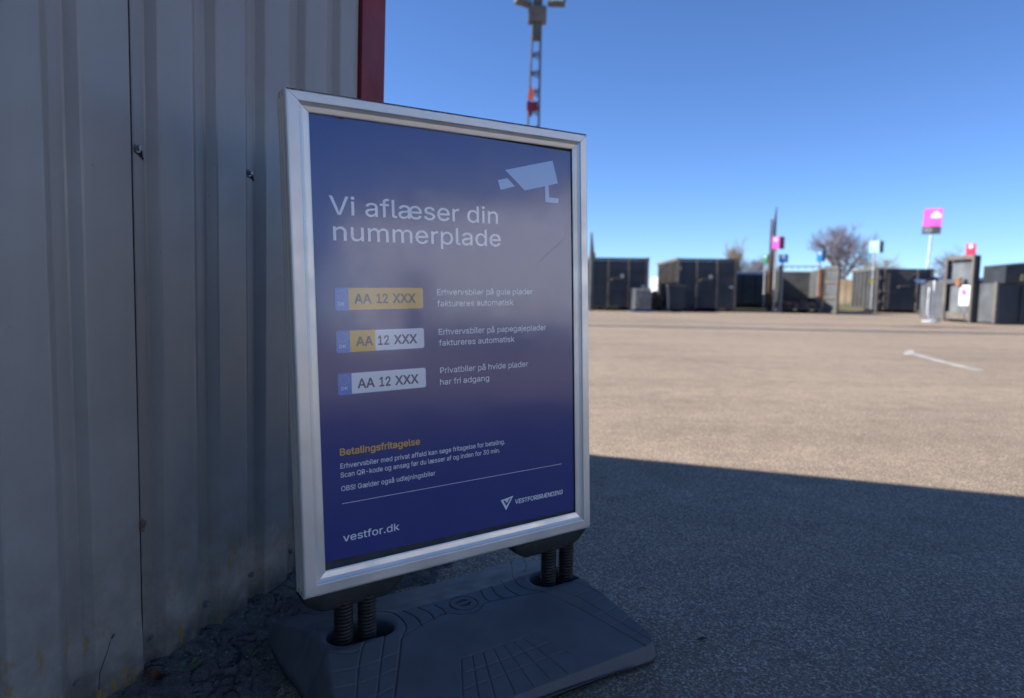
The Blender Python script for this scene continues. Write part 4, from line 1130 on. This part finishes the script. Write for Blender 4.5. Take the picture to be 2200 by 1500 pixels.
o = b.build('orange_cloth', M['orange'], world_coords=False); o.location = mast.location; tag(o, 'scrap of orange cloth tied to the lattice mast', 'cloth')
b = MB(); b.box(mx(zr)-.22, mx(zr)+.10, -.22, -.16, zr-.42, zr-.16); b.box(mx(zr)-.14, mx(zr)-.06, -.21, -.17, zr-.58, zr-.42); o = b.build('maroon_bag', M['maroon'], bevel=.02); o.location = mast.location; tag(o, 'maroon bag hanging from the lattice mast below the orange cloth', 'bag')

# ---- bare trees
def tree(x, y, h, spread, label, mat, seed, up_=.5, dens=1.0):
    r_ = random.Random(seed); c = empty('bare_tree', (x, y, -.1), label, 'tree', 'bare trees beyond the yard')
    tr = MB(); cr_ = MB()
    def grow(p, d, L, rad, lvl):
        n = 3; pts_ = [p]; q = p
        for k in range(n):
            d = (d+Vector((r_.gauss(0, .14), r_.gauss(0, .14), r_.gauss(0, .06)+.05*up_))).normalized(); q = q+d*L/n; pts_.append(q)
        (tr if lvl < 2 else cr_).tube(pts_, [rad*(1-.5*k/n) for k in range(n+1)], 5 if lvl < 2 else 3, cap=False)
        if lvl >= 5: return
        m_ = 4 if lvl else 6
        for k in range(int(m_*(1 if lvl < 4 else dens))+(r_.random() < .5)):
            t = r_.uniform(.35, 1) if lvl else r_.uniform(.25, 1); bp = pts_[0].lerp(pts_[-1], t) if lvl else pts_[min(n, int(t*n))]
            ax = Vector((r_.gauss(0, 1), r_.gauss(0, 1), r_.gauss(0, .4)+up_*.4)).normalized()
            grow(bp, (d*(.75 if lvl else .9)+ax*spread).normalized(), L*r_.uniform(.55, .75), rad*.50, lvl+1)
    grow(Vector((0, 0, 0)), Vector((0, 0, 1)), h*.42, h*.028, 0)
    tr.build('trunk', mat, c, smooth=True); cr_.build('crown', mat, c)
tree(37.6, 78, 11.6, .75, 'tall spreading bare tree with a purple-grey crown above the open skip', M['bark'], 21, .8)
tree(46.5, 86, 8.6, 1.0, 'yellowish bare tree behind the mint sign', M['bark_light'], 5, .7)
tree(27.3, 74, 7.4, .9, 'bare tree behind the small green sign', M['bark'], 9, .6)
tree(25.2, 76, 7.8, .55, 'slim bare tree at the right corner of the tall middle skip', M['bark_light'], 14, 1.2)
tree(52.5, 80, 8.3, 1.0, 'bare tree behind the compactor frame', M['bark'], 33, .6)
tree(62, 86, 5.2, 1.0, 'small bare tree beyond the compactor at the right edge', M['bark_light'], 35, .6)
# wire fence behind the yard
fe = empty('wire_fence', (4, 44, 0), 'thin wire mesh fence behind the skips', 'fence')
for k in range(14):
    b = MB(); b.tube([(k*2.2, 0, 0), (k*2.2, 0, 2.1)], .03, 6); b.build('post', M['galv'], fe)
b = MB()
for k in range(9): b.tube([(0, 0, .2+k*.23), (28.6, 0, .2+k*.23)], .006, 3)
for k in range(240): b.tube([(k*.12, .008, .2), (k*.12, .008, 2.04)], .004, 3)
b.build('wire_mesh', M['galv'], fe); 
# ---- buildings on the other side of the yard (seen only as reflections in the poster)
def ext_building(x, y, az, w, d, h, label, doors=3):
    c = empty('pale_depot', (x, y, 0), label, 'building', None, AZ(az))
    b = MB(); b.box(0, w, 0, d, 0, h); b.build('wall', M['pale_wall'], c)
    b = MB(); b.box(-.2, w+.2, -.2, d+.2, h, h+.35); b.build('roof', M['steel_grey'], c)
    for k in range(doors):
        b = MB(); x0_ = 2+k*(w-2)/doors; b.box(x0_, x0_+3.2, -.06, -.004, 0, 3.6); b.build('door', M['steel_grey'], c)
    return c
ext_building(25.5, -3.5, 98, 13.5, 14, 6.2, 'pale rendered depot on the right of the yard, outside the picture', 2)
ext_building(22.5, -19.5, 120, 9, 10, 5.2, 'smaller pale depot behind the camera, outside the picture', 1)

tr = empty('reflection_truck', (15.6, -2.6, 0), 'white box truck outside the picture, added to brighten the reflection in the poster', 'truck', rz=R(-84))  # unseen truck, added as a bright patch for the poster to reflect
b = MB(); b.box(0, 5.4, 0, 2.3, .95, 3.25); b.build('cargo_box', M['white'], tr, bevel=.04)
b = MB(); b.prism([(-1.9, .5), (-.05, .5), (-.05, 2.45), (-1.0, 2.5), (-1.65, 1.6), (-1.9, 1.4)], 2.1, 0, Matrix.Translation((0, 2.2, 0)) @ Matrix.Rotation(R(90), 4, 'X')); cab = b.build('cab', M['white'], tr, bevel=.05)
b = MB(); b.add([(-1.45, .09, 1.55), (-.35, .09, 1.55), (-.35, .09, 2.2), (-1.0, .09, 2.2)], [(0, 1, 2, 3)]); b.build('window', M['glass'], cab)
b = MB(); b.box(-.1, 5.3, .5, 1.8, .65, .948); b.build('chassis', M['sign_dark'], tr)
for wx in (-1.1, 3.9):
    for wy in (.12, 1.9):
        b = MB(); b.tube([(wx, wy, .45), (wx, wy+.28, .45)], .45, 20); b.build('wheel', M['sign_dark'], tr)
